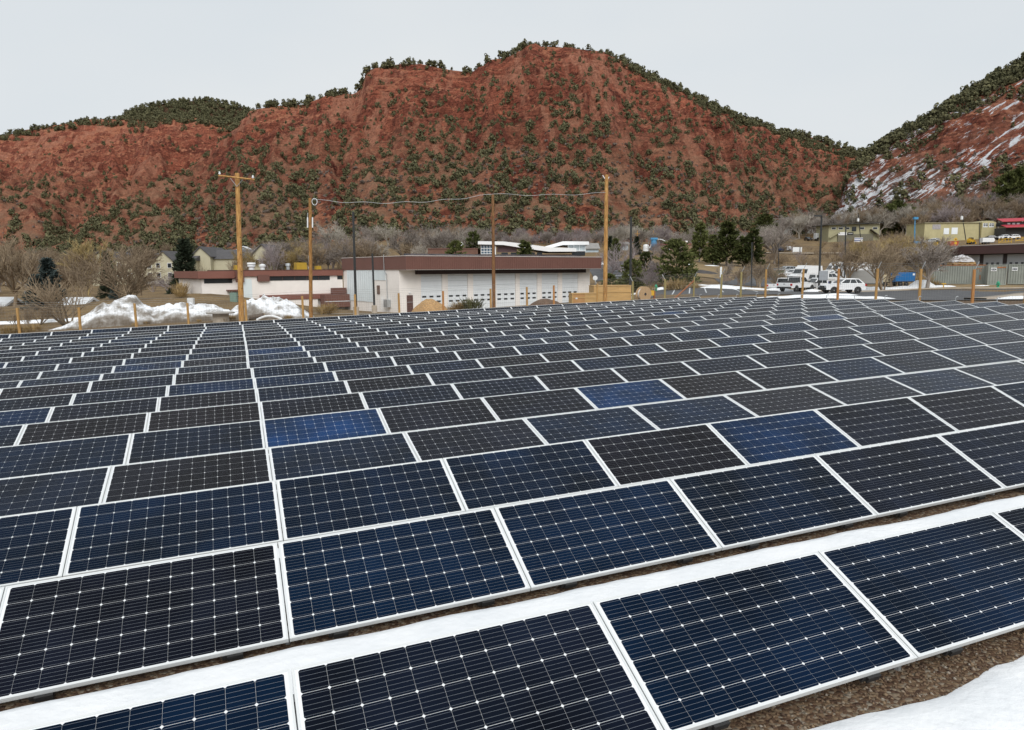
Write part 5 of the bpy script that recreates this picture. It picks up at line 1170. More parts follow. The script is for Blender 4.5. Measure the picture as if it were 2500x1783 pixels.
PINE = leaf_material('pine_needles', (0.036,0.046,0.014), (0.135,0.150,0.050)); SPRU = leaf_material('blue_spruce_needles', (0.035,0.050,0.048), (0.10,0.13,0.125)); DSPR = leaf_material('dark_spruce_needles', (0.020,0.030,0.018), (0.06,0.075,0.045))
def conifer(seed, kind, m):
    r = np.random.default_rng(seed); V = []; F = []
    nb = {'pine': 170, 'spruce': 210, 'bush': 190}[kind]
    for i in range(nb):
        z = r.uniform(0.04, 0.99) if kind != 'pine' else r.uniform(0.08, 0.99)
        e = {'pine': 0.25*(1.03-z)**0.62 + 0.02, 'spruce': 0.25*(1.02-z)**0.85 + 0.012, 'bush': 0.40*(1.0 - z**2.2)**0.6 + 0.02}[kind]
        e *= r.uniform(0.7, 1.15); az = r.uniform(0, 6.28); dirv = np.array([math.cos(az), math.sin(az), r.uniform(-0.25, 0.35) if kind != 'spruce' else r.uniform(-0.35, 0.05)])
        for k in range(11):
            f = r.uniform(0.2, 1.0)**0.7; c = np.array([0, 0, z]) + dirv*e*f + r.normal(0, 0.012, 3)
            for q in range(3):
                a = r.normal(size=3); a /= np.linalg.norm(a); a = a*0.6 + dirv*0.5 + np.array([0, 0, 0.35]); b_ = np.cross(a, r.normal(size=3)); b_ /= np.linalg.norm(b_) + 1e-6
                s = r.uniform(0.024, 0.050); j = len(V); V += [c - b_*s*0.45, c + b_*s*0.45, c + a*s*1.7]; F.append((j, j+1, j+2))
    return np_mesh('needles', np.array(V), np.array(F), m)
CON = {('pine', i): conifer(50+i, 'pine', PINE) for i in range(3)}; CON.update({('bush', i): conifer(60+i, 'bush', PINE) for i in range(2)})
CON.update({('spruce', 0): conifer(70, 'spruce', SPRU), ('spruce', 1): conifer(71, 'spruce', SPRU), ('dark', 0): conifer(72, 'spruce', DSPR), ('dark', 1): conifer(73, 'spruce', DSPR)})
CTR = MB().tube((0,0,-0.04), (0,0,0.9), 0.022, 0.004, 7).mesh('conifer_trunk', BARK); CTRW = MB().tube((0,0,-0.04), (0,0,0.9), 0.022, 0.004, 7).mesh('conifer_trunk', mat('pale_bark', (0.33,0.31,0.29), 0.9, 0.15, 8))
def conif(u, v0, v1, d, kind, label, w=1.0, var=0, group=None, trunk=None):
    "conifer from the tip at picture row v0 to the foot at row v1"
    p = onground(u, d); zt = at(u, v0, d)[2]; h = max(zt - p[2], 1.0)
    t = thing('pine_tree' if kind in ('pine', 'bush') else 'spruce_tree', label, 'tree', p, R_.uniform(0, 6.28), group, (h*w, h*w, h)); ob('crown', CON[(kind, var)], t); ob('trunk', trunk or CTR, t); return t

# specimen conifers
conif(1706, 549, 641, 160, 'pine', 'round topped pine with a pale trunk on the dry grass', 1.15, 0, trunk=CTRW)
conif(1772, 543, 652, 150, 'pine', 'tallest green pine on the slope above the side lot', 1.35, 1)
conif(1738, 575, 652, 152, 'pine', 'shorter green pine left of the tallest one', 1.2, 2)
conif(1836, 562, 660, 148, 'pine', 'broad green pine right of the tallest one', 1.25, 2)
conif(1812, 580, 660, 150, 'pine', 'dense green pine wedged between two taller pines', 1.3, 0)
conif(1651, 588, 693, 104, 'bush', 'large rounded pine above the tan shrubs of the parking lot', 1.15, 0)
conif(1543, 634, 706, 105, 'bush', 'dark low pine behind the lamp post by the cable reel', 1.15, 1)
conif(1575, 617, 695, 112, 'bush', 'olive pine above the grey shrubs behind the cable reel', 0.95, 0)
conif(1502, 583, 660, 150, 'pine', 'bushy pine right of the tall pole near the upper lot', 1.1, 1)
conif(1488, 578, 650, 158, 'dark', 'dark blue spruce half hidden by the tall pole', 1.1, 0)
conif(1553, 578, 622, 190, 'dark', 'small narrow pine left of the white storage tank', 1.3, 1)
conif(1489, 670, 708, 95, 'bush', 'little green pine behind the plywood crates', 1.0, 0)
conif(1282, 592, 630, 122, 'pine', 'green pine in front of the swooping white roof', 1.3, 0)
conif(1113, 590, 640, 140, 'bush', 'dark green pine behind the garage roof panels', 1.0, 1)
conif(1157, 567, 640, 170, 'pine', 'taller open pine left of the white building', 1.3, 2)
conif(835, 575, 625, 235, 'bush', 'dark round pine beside the pale blue hillside house', 1.1, 0)
conif(455, 585, 706, 120, 'dark', 'big dark conical spruce beside the cream gable', 1.15, 1)
conif(264, 617, 745, 92, 'dark', 'leaning dark spruce behind the tall snow heap', 0.85, 0)
conif(278, 690, 745, 86, 'spruce', 'small blue spruce right of the dark leaning one', 1.3, 0)
conif(118, 632, 765, 84, 'spruce', 'tall blue spruce between the bare willows', 1.35, 1)
conif(88, 672, 770, 80, 'spruce', 'shorter blue spruce left of the tall one', 1.7, 0)
conif(75, 735, 790, 78, 'spruce', 'lowest blue spruce in front of the taller two', 1.5, 1)
conif(1862, 525, 560, 300, 'bush', 'green pine at the foot of the red hill by the warehouse', 1.3, 1)
for u, v0, d in [(2160, 500, 315), (2180, 492, 318), (2205, 500, 320), (2440, 425, 330), (2465, 415, 330), (2490, 430, 330), (2130, 520, 312)]:
    conif(u, v0, 560, d, 'bush', 'dark olive pine behind the bare trees at the snowy hill foot', 1.0, R_.randrange(2), 'pines at the foot of the snowy hill')

# specimen bare trees
bare(160, 60, 5.6, 'shrub', 'tan', 'bushy many stemmed willow with tan twigs behind the fence', var=0, w=1.15)
bare(30, 88, 9.3, 'round', 'tan', 'wide bare tree with dark limbs left of the blue spruces', var=1, w=1.0)
bare(-30, 95, 8.6, 'round', 'tan', 'bare tree with dense brown twigs at the outer left', var=0, w=1.1)
bare(205, 86, 6.6, 'vase', 'tan', 'brown bare tree between the blue and the dark spruce', var=2)
bare(215, 100, 9.0, 'tall', 'yellow', 'pale slender bare tree rising above the dark spruce', var=0)
bare(326, 64, 7.6, 'vase', 'tan', 'big spreading bare tree rising from behind the tall snow heap', var=1, w=1.25)
bare(340, 112, 9.5, 'tall', 'tan', 'tall thin bare tree in front of the apartment block', var=2)
bare(2264, 90, 6.9, 'round', 'grey', 'bare tree with a straight trunk on the verge before the containers', var=0, w=1.25)
bare(2158, 88, 7.6, 'vase', 'tan', 'multi stemmed bare tree with tan twigs beside the kerb', var=0, w=1.1)
bare(2178, 93, 7.2, 'round', 'tan', 'dark trunked bare tree in front of the blue trailer', var=2, w=1.1)
bare(2070, 105, 6.6, 'round', 'tan', 'bare tree behind the white sport utility car', var=1, w=1.1)
bare(1856, 94, 4.6, 'round', 'tan', 'small bare tree on the snowy island by the thin lamp post', var=2)
bare(1890, 99, 4.2, 'vase', 'tan', 'reddish bare sapling right of the island tree', var=1)
bare(1815, 101, 4.3, 'vase', 'tan', 'bare sapling left of the thin lamp post', var=0)
bare(1775, 106, 3.8, 'vase', 'grey', 'wispy bare sapling below the tall pines', var=2)
bare(1850, 108, 4.0, 'vase', 'tan', 'bare sapling behind the snowy island', var=1)
bare(1888, 165, 9.5, 'round', 'grey', 'large dark limbed bare tree right of the pines', var=1, w=1.15)
bare(605, 168, 8.2, 'round', 'yellow', 'forked bare tree in front of the cream gable', var=2)
bare(592, 110, 6.5, 'tall', 'tan', 'bare tree with cut thick limbs behind the wing roof', var=1)
bare(1585, 101, 4.0, 'shrub', 'mauve', 'lilac grey thicket left of the large rounded pine', var=1, w=1.1)
bare(1560, 107, 4.6, 'shrub', 'mauve', 'lilac grey shrub between two low pines', var=2)
bare(1520, 125, 5.8, 'shrub', 'mauve', 'pale lilac shrub beside the upper lot', var=0, w=1.3)
bare(1620, 108, 5.0, 'shrub', 'mauve', 'lilac grey shrub under the large rounded pine', var=0)
bare(1490, 120, 4.2, 'shrub', 'mauve', 'lilac grey shrub behind the tall pole', var=1, w=1.2)
bare(820, 225, 13.0, 'round', 'pale', 'pale silvery cottonwood above the dark round pine', var=2)
bare(812, 228, 8.0, 'shrub', 'pale', 'pale shrub below the silvery cottonwood', var=1)
for i, (u, d, h, c) in enumerate([(728, 190, 9.5, 'yellow'), (745, 196, 9.0, 'yellow'), (700, 188, 8.0, 'yellow'), (760, 190, 8.0, 'yellow'), (715, 180, 7.5, 'yellow'), (735, 182, 7.2, 'yellow')]):
    bare(u, d, h, 'round', c, 'golden twigged willow in the thicket behind the wing', 'golden willows behind the wing', w=1.1)
def thicket(n, ur, dr, hr, kinds, cols, label, group, seed, dz=0.0):
    r = random.Random(seed)
    for i in range(n):
        bare(r.uniform(*ur), r.uniform(*dr), r.uniform(*hr), r.choice(kinds), r.choice(cols), label, group, r.randrange(3), r.uniform(0.85, 1.3))
thicket(30, (640, 900), (165, 232), (6.5, 9.5), ['round', 'vase'], ['grey', 'tan', 'grey', 'mauve'], 'bare grey tree in the thicket behind the wing roof', 'thicket behind the wing', 1)
thicket(34, (880, 1180), (160, 262), (6.5, 10.0), ['round', 'vase'], ['grey', 'pale', 'grey', 'tan'], 'bare pale grey tree in the thicket behind the garage', 'thicket behind the garage', 2)
thicket(44, (1180, 1520), (235, 290), (4.5, 7.0), ['round', 'vase', 'shrub'], ['grey', 'mauve', 'mauve'], 'bare mauve grey tree along the foot of the main hill', 'trees along the hill foot', 3)
thicket(40, (1500, 1900), (225, 300), (5.0, 8.5), ['round', 'vase'], ['grey', 'mauve', 'pale'], 'bare grey tree behind the green pines', 'bare trees behind the pines', 4)
thicket(44, (1900, 2240), (300, 340), (9, 14), ['round'], ['grey', 'pale', 'grey', 'tan'], 'tall bare tree at the mouth of the gap between hills', 'bare trees in the gap', 5)
thicket(40, (2200, 2560), (285, 335), (10, 16), ['round'], ['tan', 'grey', 'mauve'], 'tall brown bare tree behind the yellow building', 'bare trees above the yard', 6)
thicket(44, (1860, 2260), (135, 255), (2.2, 4.2), ['shrub'], ['tan', 'mauve', 'tan'], 'low brown leafless shrub on the bank below the olive building', 'shrubs on the bank', 7)
thicket(16, (2080, 2280), (120, 200), (4.5, 7.5), ['vase', 'round'], ['tan', 'yellow'], 'tan bare tree behind the trailers', 'bare trees behind the trailers', 8)
thicket(16, (-200, 230), (110, 240), (7, 10), ['round', 'vase'], ['tan', 'grey'], 'brown bare tree in the grove at the valley floor', 'grove on the valley floor', 9)
thicket(9, (300, 560), (112, 160), (3.5, 5.5), ['round', 'shrub'], ['tan', 'grey', 'mauve'], 'bare tree in front of the cream apartments', 'bare trees before the apartments', 10)
thicket(18, (-150, 420), (240, 330), (6, 9), ['round', 'shrub'], ['tan', 'grey'], 'bare tree at the foot of the far red hill', 'bare trees under the far hill', 11)
thicket(18, (1900, 2260), (225, 290), (2.0, 3.6), ['shrub'], ['tan', 'yellow'], 'tan shrub along the road under the olive building', 'shrubs along the road', 12)
thicket(10, (1455, 1700), (150, 215), (3.0, 5.0), ['shrub'], ['mauve', 'grey'], 'grey shrub on the slope under the blue silo', 'shrubs under the silo', 13)
thicket(8, (-60, 110), (64, 76), (1.5, 2.6), ['shrub'], ['tan'], 'low brown shrub behind the fence by the cabin', 'shrubs by the cabin', 14)

STRAW = leaf_material('straw', (0.22,0.15,0.065), (0.42,0.30,0.14)); SAGE = leaf_material('green_weeds', (0.06,0.065,0.025), (0.16,0.15,0.06))
def tuft_mesh(seed, m, n=260, hgt=1.0):
    r = np.random.default_rng(seed); V = []; F = []
    for i in range(n):
        a = r.uniform(0, 6.28); rr = 0.45*math.sqrt(r.random()); b0 = np.array([rr*math.cos(a), rr*math.sin(a), r.uniform(0, 0.35)])
        t = b0 + np.array([r.normal(0, .13) + 0.3*math.cos(a)*rr, r.normal(0, .13) + 0.3*math.sin(a)*rr, hgt*r.uniform(0.3, 0.75)*(1 - rr*0.7)]); s = np.array([-math.sin(a), math.cos(a), 0])*r.uniform(0.008, 0.022)
        j = len(V); V += [b0 - s, b0 + s, t + s*0.3, t - s*0.3]; F += [(j, j+1, j+2), (j, j+2, j+3)]
    return np_mesh('blades', np.array(V), np.array(F), m)
TUFT = [tuft_mesh(1, STRAW), tuft_mesh(2, STRAW), tuft_mesh(3, SAGE)]; TUFTS = MB().tube((0,0,-0.05),(0,0,0.3),0.03,0.015,5).mesh('stem', BARK)
def tuft(u, d, s, label, k=0, h=1.0, group=None):
    t = thing('dry_shrub', label, 'shrub', onground(u, d, -0.02), R_.uniform(0, 6), group, (s, s, s*h)); ob('blades', TUFT[k], t); ob('stem', TUFTS, t)
tuft(800, 78, 2.2, 'rounded straw coloured shrub before the stair wall', 0, 0.75); tuft(787, 77, 1.6, 'smaller straw shrub left of the rounded one', 1, 0.8)
tuft(1656, 93, 2.4, 'large straw coloured shrub under the rounded pine', 0, 0.8); tuft(1634, 94, 1.8, 'straw shrub left of the large one', 1, 0.8); tuft(1588, 95, 1.7, 'reddish straw shrub by the cable reel', 0, 0.7); tuft(1697, 95, 1.3, 'rusty little shrub beside the fence brace', 1, 0.7)
tuft(1150, 67, 2.6, 'tangled green brown brush pile before the garage doors', 2, 0.55); tuft(1125, 67.5, 2.2, 'grey brush pile left of the greener one', 1, 0.5); tuft(1105, 67, 1.4, 'small straw tuft beside the chip mound', 0, 0.5)
tuft(2256, 97, 2.4, 'straw shrub in front of the long container', 0, 0.9); tuft(2285, 96, 1.4, 'small straw shrub beside the container corner', 1, 0.7)
tuft(438, 92, 2.2, 'tan shrub on the dirt bank by the dark pickup', 0, 0.9); tuft(440, 84, 1.6, 'small tan shrub lower on the dirt bank', 1, 0.7); tuft(715, 61, 1.2, 'straw tuft beside the muddy snow heap', 0, 0.6)
for u in (8, 25, 40, 58, 75): tuft(u, 57 + R_.uniform(-1, 2), R_.uniform(0.8, 1.2), 'dry yellow weeds along the fence foot', R_.randrange(2), 0.8, 'weeds along the fence')
for u in (320, 350, 480, 540, 560, 700, 1240, 1262): tuft(u, 56 + R_.uniform(-1, 2), R_.uniform(0.4, 0.8), 'small dry weed tuft behind the array', R_.randrange(2), 0.7, 'weed tufts behind the array')

# ------------------------------------------------------------------ vehicles
CARW = mat('white_car_paint', (0.78,0.79,0.80), 0.25, 0.02, 1, spec=0.5); CARB = mat('black_car_paint', (0.02,0.021,0.024), 0.2, 0.1, 1, spec=0.5); TYRE = mat('tyre_rubber', (0.02,0.02,0.02), 0.8, 0.1); RIM = mat('alloy_rim', (0.45,0.46,0.47), 0.35, 0.1, 5, metal=0.6)
GLS = mat('car_glass', (0.03,0.036,0.04), 0.08, 0.1, 1, spec=0.6); TRIM = mat('black_plastic', (0.025,0.025,0.026), 0.6, 0.1); RLAMP = mat('red_lamp', (0.45,0.02,0.02), 0.3, 0.1); HLAMP = mat('clear_lamp', (0.6,0.62,0.64), 0.15, 0.1)
def tyre_mesh(r): return MB().lathe([(r*0.62,-0.11),(r*0.97,-0.10),(r,-0.06),(r,0.06),(r*0.97,0.10),(r*0.62,0.11)], 20).mesh('tyre', TYRE)
def rim_mesh(r):
    mb = MB().lathe([(r*0.62,-0.1),(r*0.6,0.07),(r*0.2,0.10),(r*0.12,0.115)], 16); return mb.mesh('rim', RIM)
WM = {}
def wheel(t, x, y, r, side):
    if r not in WM: WM[r] = (tyre_mesh(r), rim_mesh(r))
    w = thing('wheel', None, None, (x, y, r)); del_ = [w.__delitem__(k) for k in list(w.keys())]; w.parent = t; w.rotation_euler = (math.radians(-90)*side, 0, 0)
    ob('tyre', WM[r][0], w); ob('rim', WM[r][1], w)
def loft(rings):
    "closed skin through rings of equal vertex count"
    mb = MB(); n = len(rings[0]); V = [p for r in rings for p in r]; F = []
    for j in range(len(rings)-1):
        for i in range(n): F.append((j*n+i, j*n+(i+1) % n, (j+1)*n+(i+1) % n, (j+1)*n+i))
    F += [tuple(range(n-1, -1, -1)), tuple((len(rings)-1)*n+i for i in range(n))]
    return mb.add(V, F)
def car(kind, u, d, hdg, label, paint=None, v=None, cat=None, dz=0.0, name=None):
    p = onground(u, d, 0.06 + dz)
    if v is not None: p = at(u, v, d)
    t = thing(name or {'suv': 'sport_utility_car', 'pickup': 'pickup_truck', 'van': 'cargo_van'}[kind], label, cat or {'suv': 'car', 'pickup': 'pickup', 'van': 'van'}[kind], p, math.radians(hdg)); pt = paint or CARW
    if kind == 'suv': L, Wd, prof, cab, wr, wb = 4.6, 1.86, [(-2.3,.45),(-2.3,.9),(-2.22,1.06),(0.75,1.07),(1.5,1.03),(2.08,.93),(2.27,.78),(2.3,.45)], [(-2.2,1.05),(-1.55,1.62),(-0.9,1.68),(-0.05,1.67),(0.85,1.06)], 0.36, (-1.35, 1.38)
    elif kind == 'pickup': L, Wd, prof, cab, wr, wb = 5.8, 2.0, [(-2.9,.55),(-2.9,1.12),(-2.86,1.16),(-0.72,1.16),(1.2,1.17),(1.9,1.14),(2.6,1.08),(2.86,.98),(2.9,.55)], [(-0.72,1.15),(-0.62,1.9),(0.55,1.93),(1.25,1.16)], 0.40, (-1.75, 1.85)
    else: L, Wd, prof, cab, wr, wb = 5.9, 2.05, [(-2.95,.4),(-2.95,1.25),(1.75,1.25),(2.55,1.12),(2.88,.95),(2.95,.4)], [(-2.93,1.24),(-2.8,2.6),(0.9,2.68),(1.35,2.3),(1.95,1.24)], 0.36, (-1.8, 1.85)
    h = Wd/2
    def ring(y, ins, zin): return [(x*(1-ins), y, z + (zin if z < 0.7 else 0)) for x, z in prof]
    ob('body', loft([ring(-h+0.02, 0.012, 0.05), ring(-h+0.0, 0.0, 0.0), ring(h, 0.0, 0.0), ring(h-0.02, 0.012, 0.05)]), t, pt)
    zt = max(z for _, z in cab); zb = min(z for _, z in cab)
    def hy(z): return (h-0.06) - 0.17*(z-zb)/(zt-zb) if kind != 'van' else (h-0.03) - 0.12*(z-zb)/(zt-zb)
    V = [(x, -hy(z), z) for x, z in cab] + [(x, hy(z), z) for x, z in cab]; n = len(cab)
    ob('cabin', MB().add(V, [tuple(range(n)), tuple(range(2*n-1, n-1, -1))] + [(i, n+i, n+(i+1) % n, (i+1) % n) for i in range(n)]), t, pt)
    xa, xb = cab[0][0], cab[-1][0]; za = zb + 0.10; zc = zt - 0.12
    def xrear(z): return cab[0][0] + (cab[1][0]-cab[0][0])*(z-cab[0][1])/(cab[1][1]-cab[0][1])
    def xfront(z): return cab[-1][0] + (cab[-2][0]-cab[-1][0])*(z-cab[-1][1])/(cab[-2][1]-cab[-1][1])
    splits = {'suv': [0.0, 0.26, 0.60, 1.0], 'pickup': [0.0, 0.45, 1.0], 'van': [0.74, 1.0]}[kind]
    if kind == 'van': zc = 2.05
    for s in (-1, 1):
        for i in range(len(splits)-1):
            f0, f1 = splits[i] + 0.02, splits[i+1] - 0.02; q = []
            for f, z in ((f0, za), (f1, za), (f1, zc), (f0, zc)):
                x0, x1 = xrear(z) + 0.12, xfront(z) - 0.12; q.append((x0 + (x1-x0)*f, s*(hy(z)+0.012), z))
            ob('side_window', MB().add(q + [(a, b_ - s*0.02, c) for a, b_, c in q], [(0,1,2,3) if s < 0 else (3,2,1,0), (0,4,5,1), (1,5,6,2), (2,6,7,3), (3,7,4,0)]), t, GLS)
    def glass(nm, fx, off, zc=zc):
        q = [(fx(za)+off, -hy(za)+0.1, za), (fx(za)+off, hy(za)-0.1, za), (fx(zc)+off, hy(zc)-0.1, zc), (fx(zc)+off, -hy(zc)+0.1, zc)]
        ob(nm, MB().add(q + [(a-off, b_, c-0.01) for a, b_, c in q], [(0,1,2,3), (0,4,5,1), (1,5,6,2), (2,6,7,3), (3,7,4,0)]), t, GLS)
    glass('windscreen', xfront, 0.02)
    if kind != 'van': glass('rear_window', xrear, -0.02)
    for x in wb:
        for s in (-1, 1):
            ob('wheel_arch', MB().add([(x+(wr*1.2)*math.cos(a), s*(h+0.004), wr+(wr*1.2)*math.sin(a)) for a in np.linspace(-0.35, math.pi+0.35, 14)], [tuple(range(14))]), t, TRIM); wheel(t, x, s*(h-0.10), wr, s)
    ob('front_bumper', MB().box(L/2-0.06, L/2+0.05, -h+0.06, h-0.06, 0.42, 0.68), t, TRIM); ob('rear_bumper', MB().box(-L/2-0.07, -L/2+0.05, -h+0.06, h-0.06, 0.46, 0.66), t, TRIM if kind == 'suv' else GALV if False else TRIM)
    ob('grille', MB().box(L/2-0.08, L/2+0.02, -0.5, 0.5, 0.70, 0.88), t, TRIM)
    for s in (-1, 1):
        ob('headlight', MB().box(L/2-0.22, L/2+0.012, s*(h-0.36)-0.16, s*(h-0.36)+0.28*1 - 0.02, 0.76, 0.90), t, HLAMP); ob('tail_light', MB().box(-L/2-0.02, -L/2+0.14, s*(h-0.09)-0.10, s*(h-0.09)+0.105, 0.82, 1.06), t, RLAMP); ob('mirror', MB().box(xb-0.28, xb-0.14, s*(h+0.02)-0.10, s*(h+0.02)+0.10, zb+0.08, zb+0.26), t, TRIM if kind != 'suv' else pt)
    if kind == 'pickup':
        ob('bed_cavity', MB().box(-2.82, -0.80, -h+0.1, h-0.1, 1.1605, 1.167), t, TRIM); ob('tailgate', MB().box(-2.93, -2.895, -h+0.22, h-0.22, 0.68, 1.12), t, pt); ob('handle', MB().box(-2.945, -2.931, -0.12, 0.12, 0.98, 1.05), t, TRIM)
    return t
car('suv', 2056, 80, 184, 'white sport utility car parked side on beside the snow')
pk = car('pickup', 1946, 90, 38, 'white pickup with red tail lamps parked tail outward'); ob('load', MB().box(-2.6, -1.0, -0.7, 0.7, 1.17, 1.38), pk, mat('dark_load', (0.06,0.06,0.06), 0.8, 0.2, 3))
ob('headache_rack', MB().path([(-0.85,-0.85,1.17),(-0.85,-0.85,1.9),(-0.85,0.85,1.9),(-0.85,0.85,1.17)], 0.03, 6), pk, TRIM)
car('pickup', 1918, 95, 40, 'white pickup tucked behind the first one with its tail showing')
car('pickup', 2000, 93, 187, 'white pickup facing the tailgates with snow at its wheel')
car('van', 1965, 122, 202, 'white high roofed cargo van with dark windows'); car('suv', 1935, 126, 195, 'white small car beside the cargo van'); car('suv', 1915, 132, 190, 'pale grey small car left of the cargo van', paint=mat('silver_car_paint', (0.45,0.47,0.49), 0.3, 0.03, 1, metal=0.3))
car('pickup', 1992, 112, 12, 'white pickup behind the lamp post sign'); car('pickup', 2022, 116, 10, 'white pickup with red tail lamp beside the van'); car('suv', 2035, 124, 180, 'white car at the back of the parked group')
cv = car('van', 2046, 130, 180, 'white box bodied van at the rear of the lot'); car('suv', 1968, 300, 270, 'black sport utility car on the bench beside the white box truck', paint=CARB)
car('suv', 1893, 232, 185, 'dark blue car parked under the bare tree by the road', paint=mat('navy_car_paint', (0.02,0.03,0.07), 0.25, 0.1, 1))
car('suv', 1912, 236, 180, 'grey car parked beside the dark blue one', paint=MATS['silver_car_paint'])
car('suv', 2439, 250, 185, 'white car in the equipment yard before the red roof'); car('suv', 2462, 248, 180, 'white car parked beside the dark building with red roofs'); car('suv', 2405, 252, 170, 'black car in the equipment yard', paint=CARB); car('suv', 2262, 255, 180, 'silver car before the yellow building', paint=MATS['silver_car_paint']); car('suv', 2272, 258, 200, 'white car before the yellow building')
car('pickup', 483, 100, 195, 'dark pickup with a rack on the dirt bank', paint=CARB); car('pickup', 520, 104, 200, 'white work truck beside the black tarped goods')
def box_trailer(name, u, d, hdg, L, Wd, z0, z1, m, label, cat, axles=2, nose=0.0, vv=None):
    p = onground(u, d, 0.06); t = thing(name, label, cat, p, math.radians(hdg)); n = nose
    ob('box', MB().prism([(-L/2, z0), (L/2, z0), (L/2+n, (z0+z1)/2), (L/2, z1), (-L/2, z1)] if n else [(-L/2, z0), (L/2, z0), (L/2, z1-0.08), (L/2-0.12, z1), (-L/2+0.05, z1)], -Wd/2, Wd/2), t, m)
    for k in range(axles):
        for s in (-1, 1): wheel(t, -0.25 + (k-(axles-1)/2)*0.85, s*(Wd/2-0.06), 0.34, s)
    ob('drawbar', MB().tube((L/2, 0, z0), (L/2+1.2, 0, z0-0.05), 0.05, 0.05, 6), t, TRIM); ob('trim', MB().box(-L/2, L/2, -Wd/2-0.02, -Wd/2-0.003, z0, z0+0.12), t, TRIM); return t
GRYP = mat('grey_painted_panel', (0.30,0.30,0.29), 0.5, 0.06, 0.8)
bt = box_trailer('enclosed_trailer', 2110, 108, -8, 4.6, 2.1, 0.5, 2.6, GRYP, 'grey enclosed box trailer with a ramp door', 'trailer', 1); ob('rear_door', MB().box(-2.36, -2.303, -0.95, 0.95, 0.6, 2.5), bt, mat('dark_grey_panel', (0.17,0.17,0.16), 0.6, 0.06, 0.8))
bt = box_trailer('enclosed_trailer', 2158, 110, 0, 2.6, 1.8, 0.55, 1.75, mat('beige_panel', (0.52,0.44,0.28), 0.6, 0.06, 1), 'beige equipment trailer next to the blue one', 'trailer', 1); ob('hatch', MB().box(0.2, 1.1, -0.93, -0.903, 0.9, 1.4), bt, TRIM)
bt = box_trailer('enclosed_trailer', 2202, 108, 0, 2.9, 1.8, 0.62, 2.05, mat('royal_blue_panel', (0.015,0.14,0.38), 0.4, 0.06, 1), 'bright blue enclosed trailer with white wheels', 'trailer', 2); ob('label_plate', MB().box(1.05, 1.35, -0.92, -0.903, 1.6, 1.9), bt, WHT)
bt = box_trailer('camper', 2093, 118, 0, 5.2, 2.3, 0.6, 3.1, PORC, 'white camper with a roof box behind the grey trailer', 'camper', 2); ob('roof_box', MB().box(-0.4, 1.4, -0.6, 0.6, 3.1, 3.45), bt, PORC); ob('window', MB().box(0.5, 1.3, -1.17, -1.151, 1.7, 2.2), bt, DARKG); ob('stripe', MB().box(-2.5, 2.5, -1.17, -1.151, 1.2, 1.35), bt, GRYP)
bt = box_trailer('box_truck', 1992, 300, 0, 3.0, 2.2, 0.7, 3.1, PORC, 'white box truck on the bench beside the black car', 'truck', 2); ob('roller_door', MB().box(-1.0, 1.0, -1.13, -1.102, 0.8, 1.2), bt, TRIM)
box_trailer('enclosed_trailer', 2400, 235, 0, 3.6, 1.8, 0.5, 2.0, PORC, 'white cargo trailer above the maroon garage roof', 'trailer', 2, 0.4)
box_trailer('enclosed_trailer', 672, 118, 0, 2.6, 2.0, 1.0, 3.2, mat('pale_blue_panel', (0.36,0.45,0.48), 0.6, 0.08, 1), 'pale blue box trailer behind the wing roof', 'trailer', 2)
box_trailer('enclosed_trailer', 2031, 294, 0, 2.2, 1.6, 0.3, 2.2, PORC, 'small white kiosk trailer under the olive building stairs', 'trailer', 1)

# ------------------------------------------------------------------ yard things
PLY = mat('plywood', (0.50,0.32,0.13), 0.8, 0.14, 1.6, stretch=(0.6, 3, 3)); PLY2 = mat('plywood_brown', (0.46,0.25,0.10), 0.8, 0.1, 1.4)
def crate(u, d, hdg, L, Wd, H, label, ends=None):
    t = thing('plywood_crate', label, 'crate', onground(u, d), math.radians(hdg)); nb = max(2, int(L/1.0))
    ob('skid', MB().box(-L/2+0.1, L/2-0.1, -Wd/2+0.1, -Wd/2+0.3, -0.15, 0.1), t, POST[0]); ob('skid', MB().box(-L/2+0.1, L/2-0.1, Wd/2-0.3, Wd/2-0.1, -0.15, 0.1), t, POST[0])
    for k in range(nb): x0 = -L/2 + k*L/nb; ob('side_panel', MB().box(x0+0.006, x0+L/nb-0.006, -Wd/2, -Wd/2+0.02, 0.1, H), t, PLY2 if (ends and k == 0) else PLY)
    ob('core', MB().box(-L/2, L/2, -Wd/2+0.021, Wd/2, 0.1, H-0.03), t, PLY); ob('lid', MB().box(-L/2-0.03, L/2+0.03, -Wd/2-0.05, Wd/2+0.03, H+0.002, H+0.05), t, PLY)
    for x in [-L/2 + 0.05 + k*(L-0.1)/nb for k in range(nb+1)]: ob('batten', MB().box(x-0.05, x+0.05, -Wd/2-0.03, -Wd/2-0.002, 0.1, H-0.01), t, PLY)
    ob('rail', MB().box(-L/2, L/2, -Wd/2-0.045, -Wd/2-0.031, H*0.62, H*0.62+0.09), t, PLY); return t
crate(1489, 68, 8, 3.6, 1.9, 1.62, 'large plywood crate behind the honey brown pole'); c_ = crate(1425, 66, 8, 2.5, 1.4, 1.0, 'smaller plywood crate with a white mark before the large one', True)
ob('stencil', MB().prism([(-0.98,0.55),(-0.78,0.5),(-0.72,0.62),(-0.85,0.68)], -0.752, -0.746), c_, WHT)
sp0 = onground(1567, 67); spo = thing('cable_reel', 'big wooden cable reel with a white wrapped drum', 'cable reel', (sp0[0], sp0[1], sp0[2]), math.radians(-62))
RW = mat('pale_reel_wood', (0.44,0.30,0.17), 0.85, 0.25, 3, stretch=(0.4,5,5)); r0 = 0.72
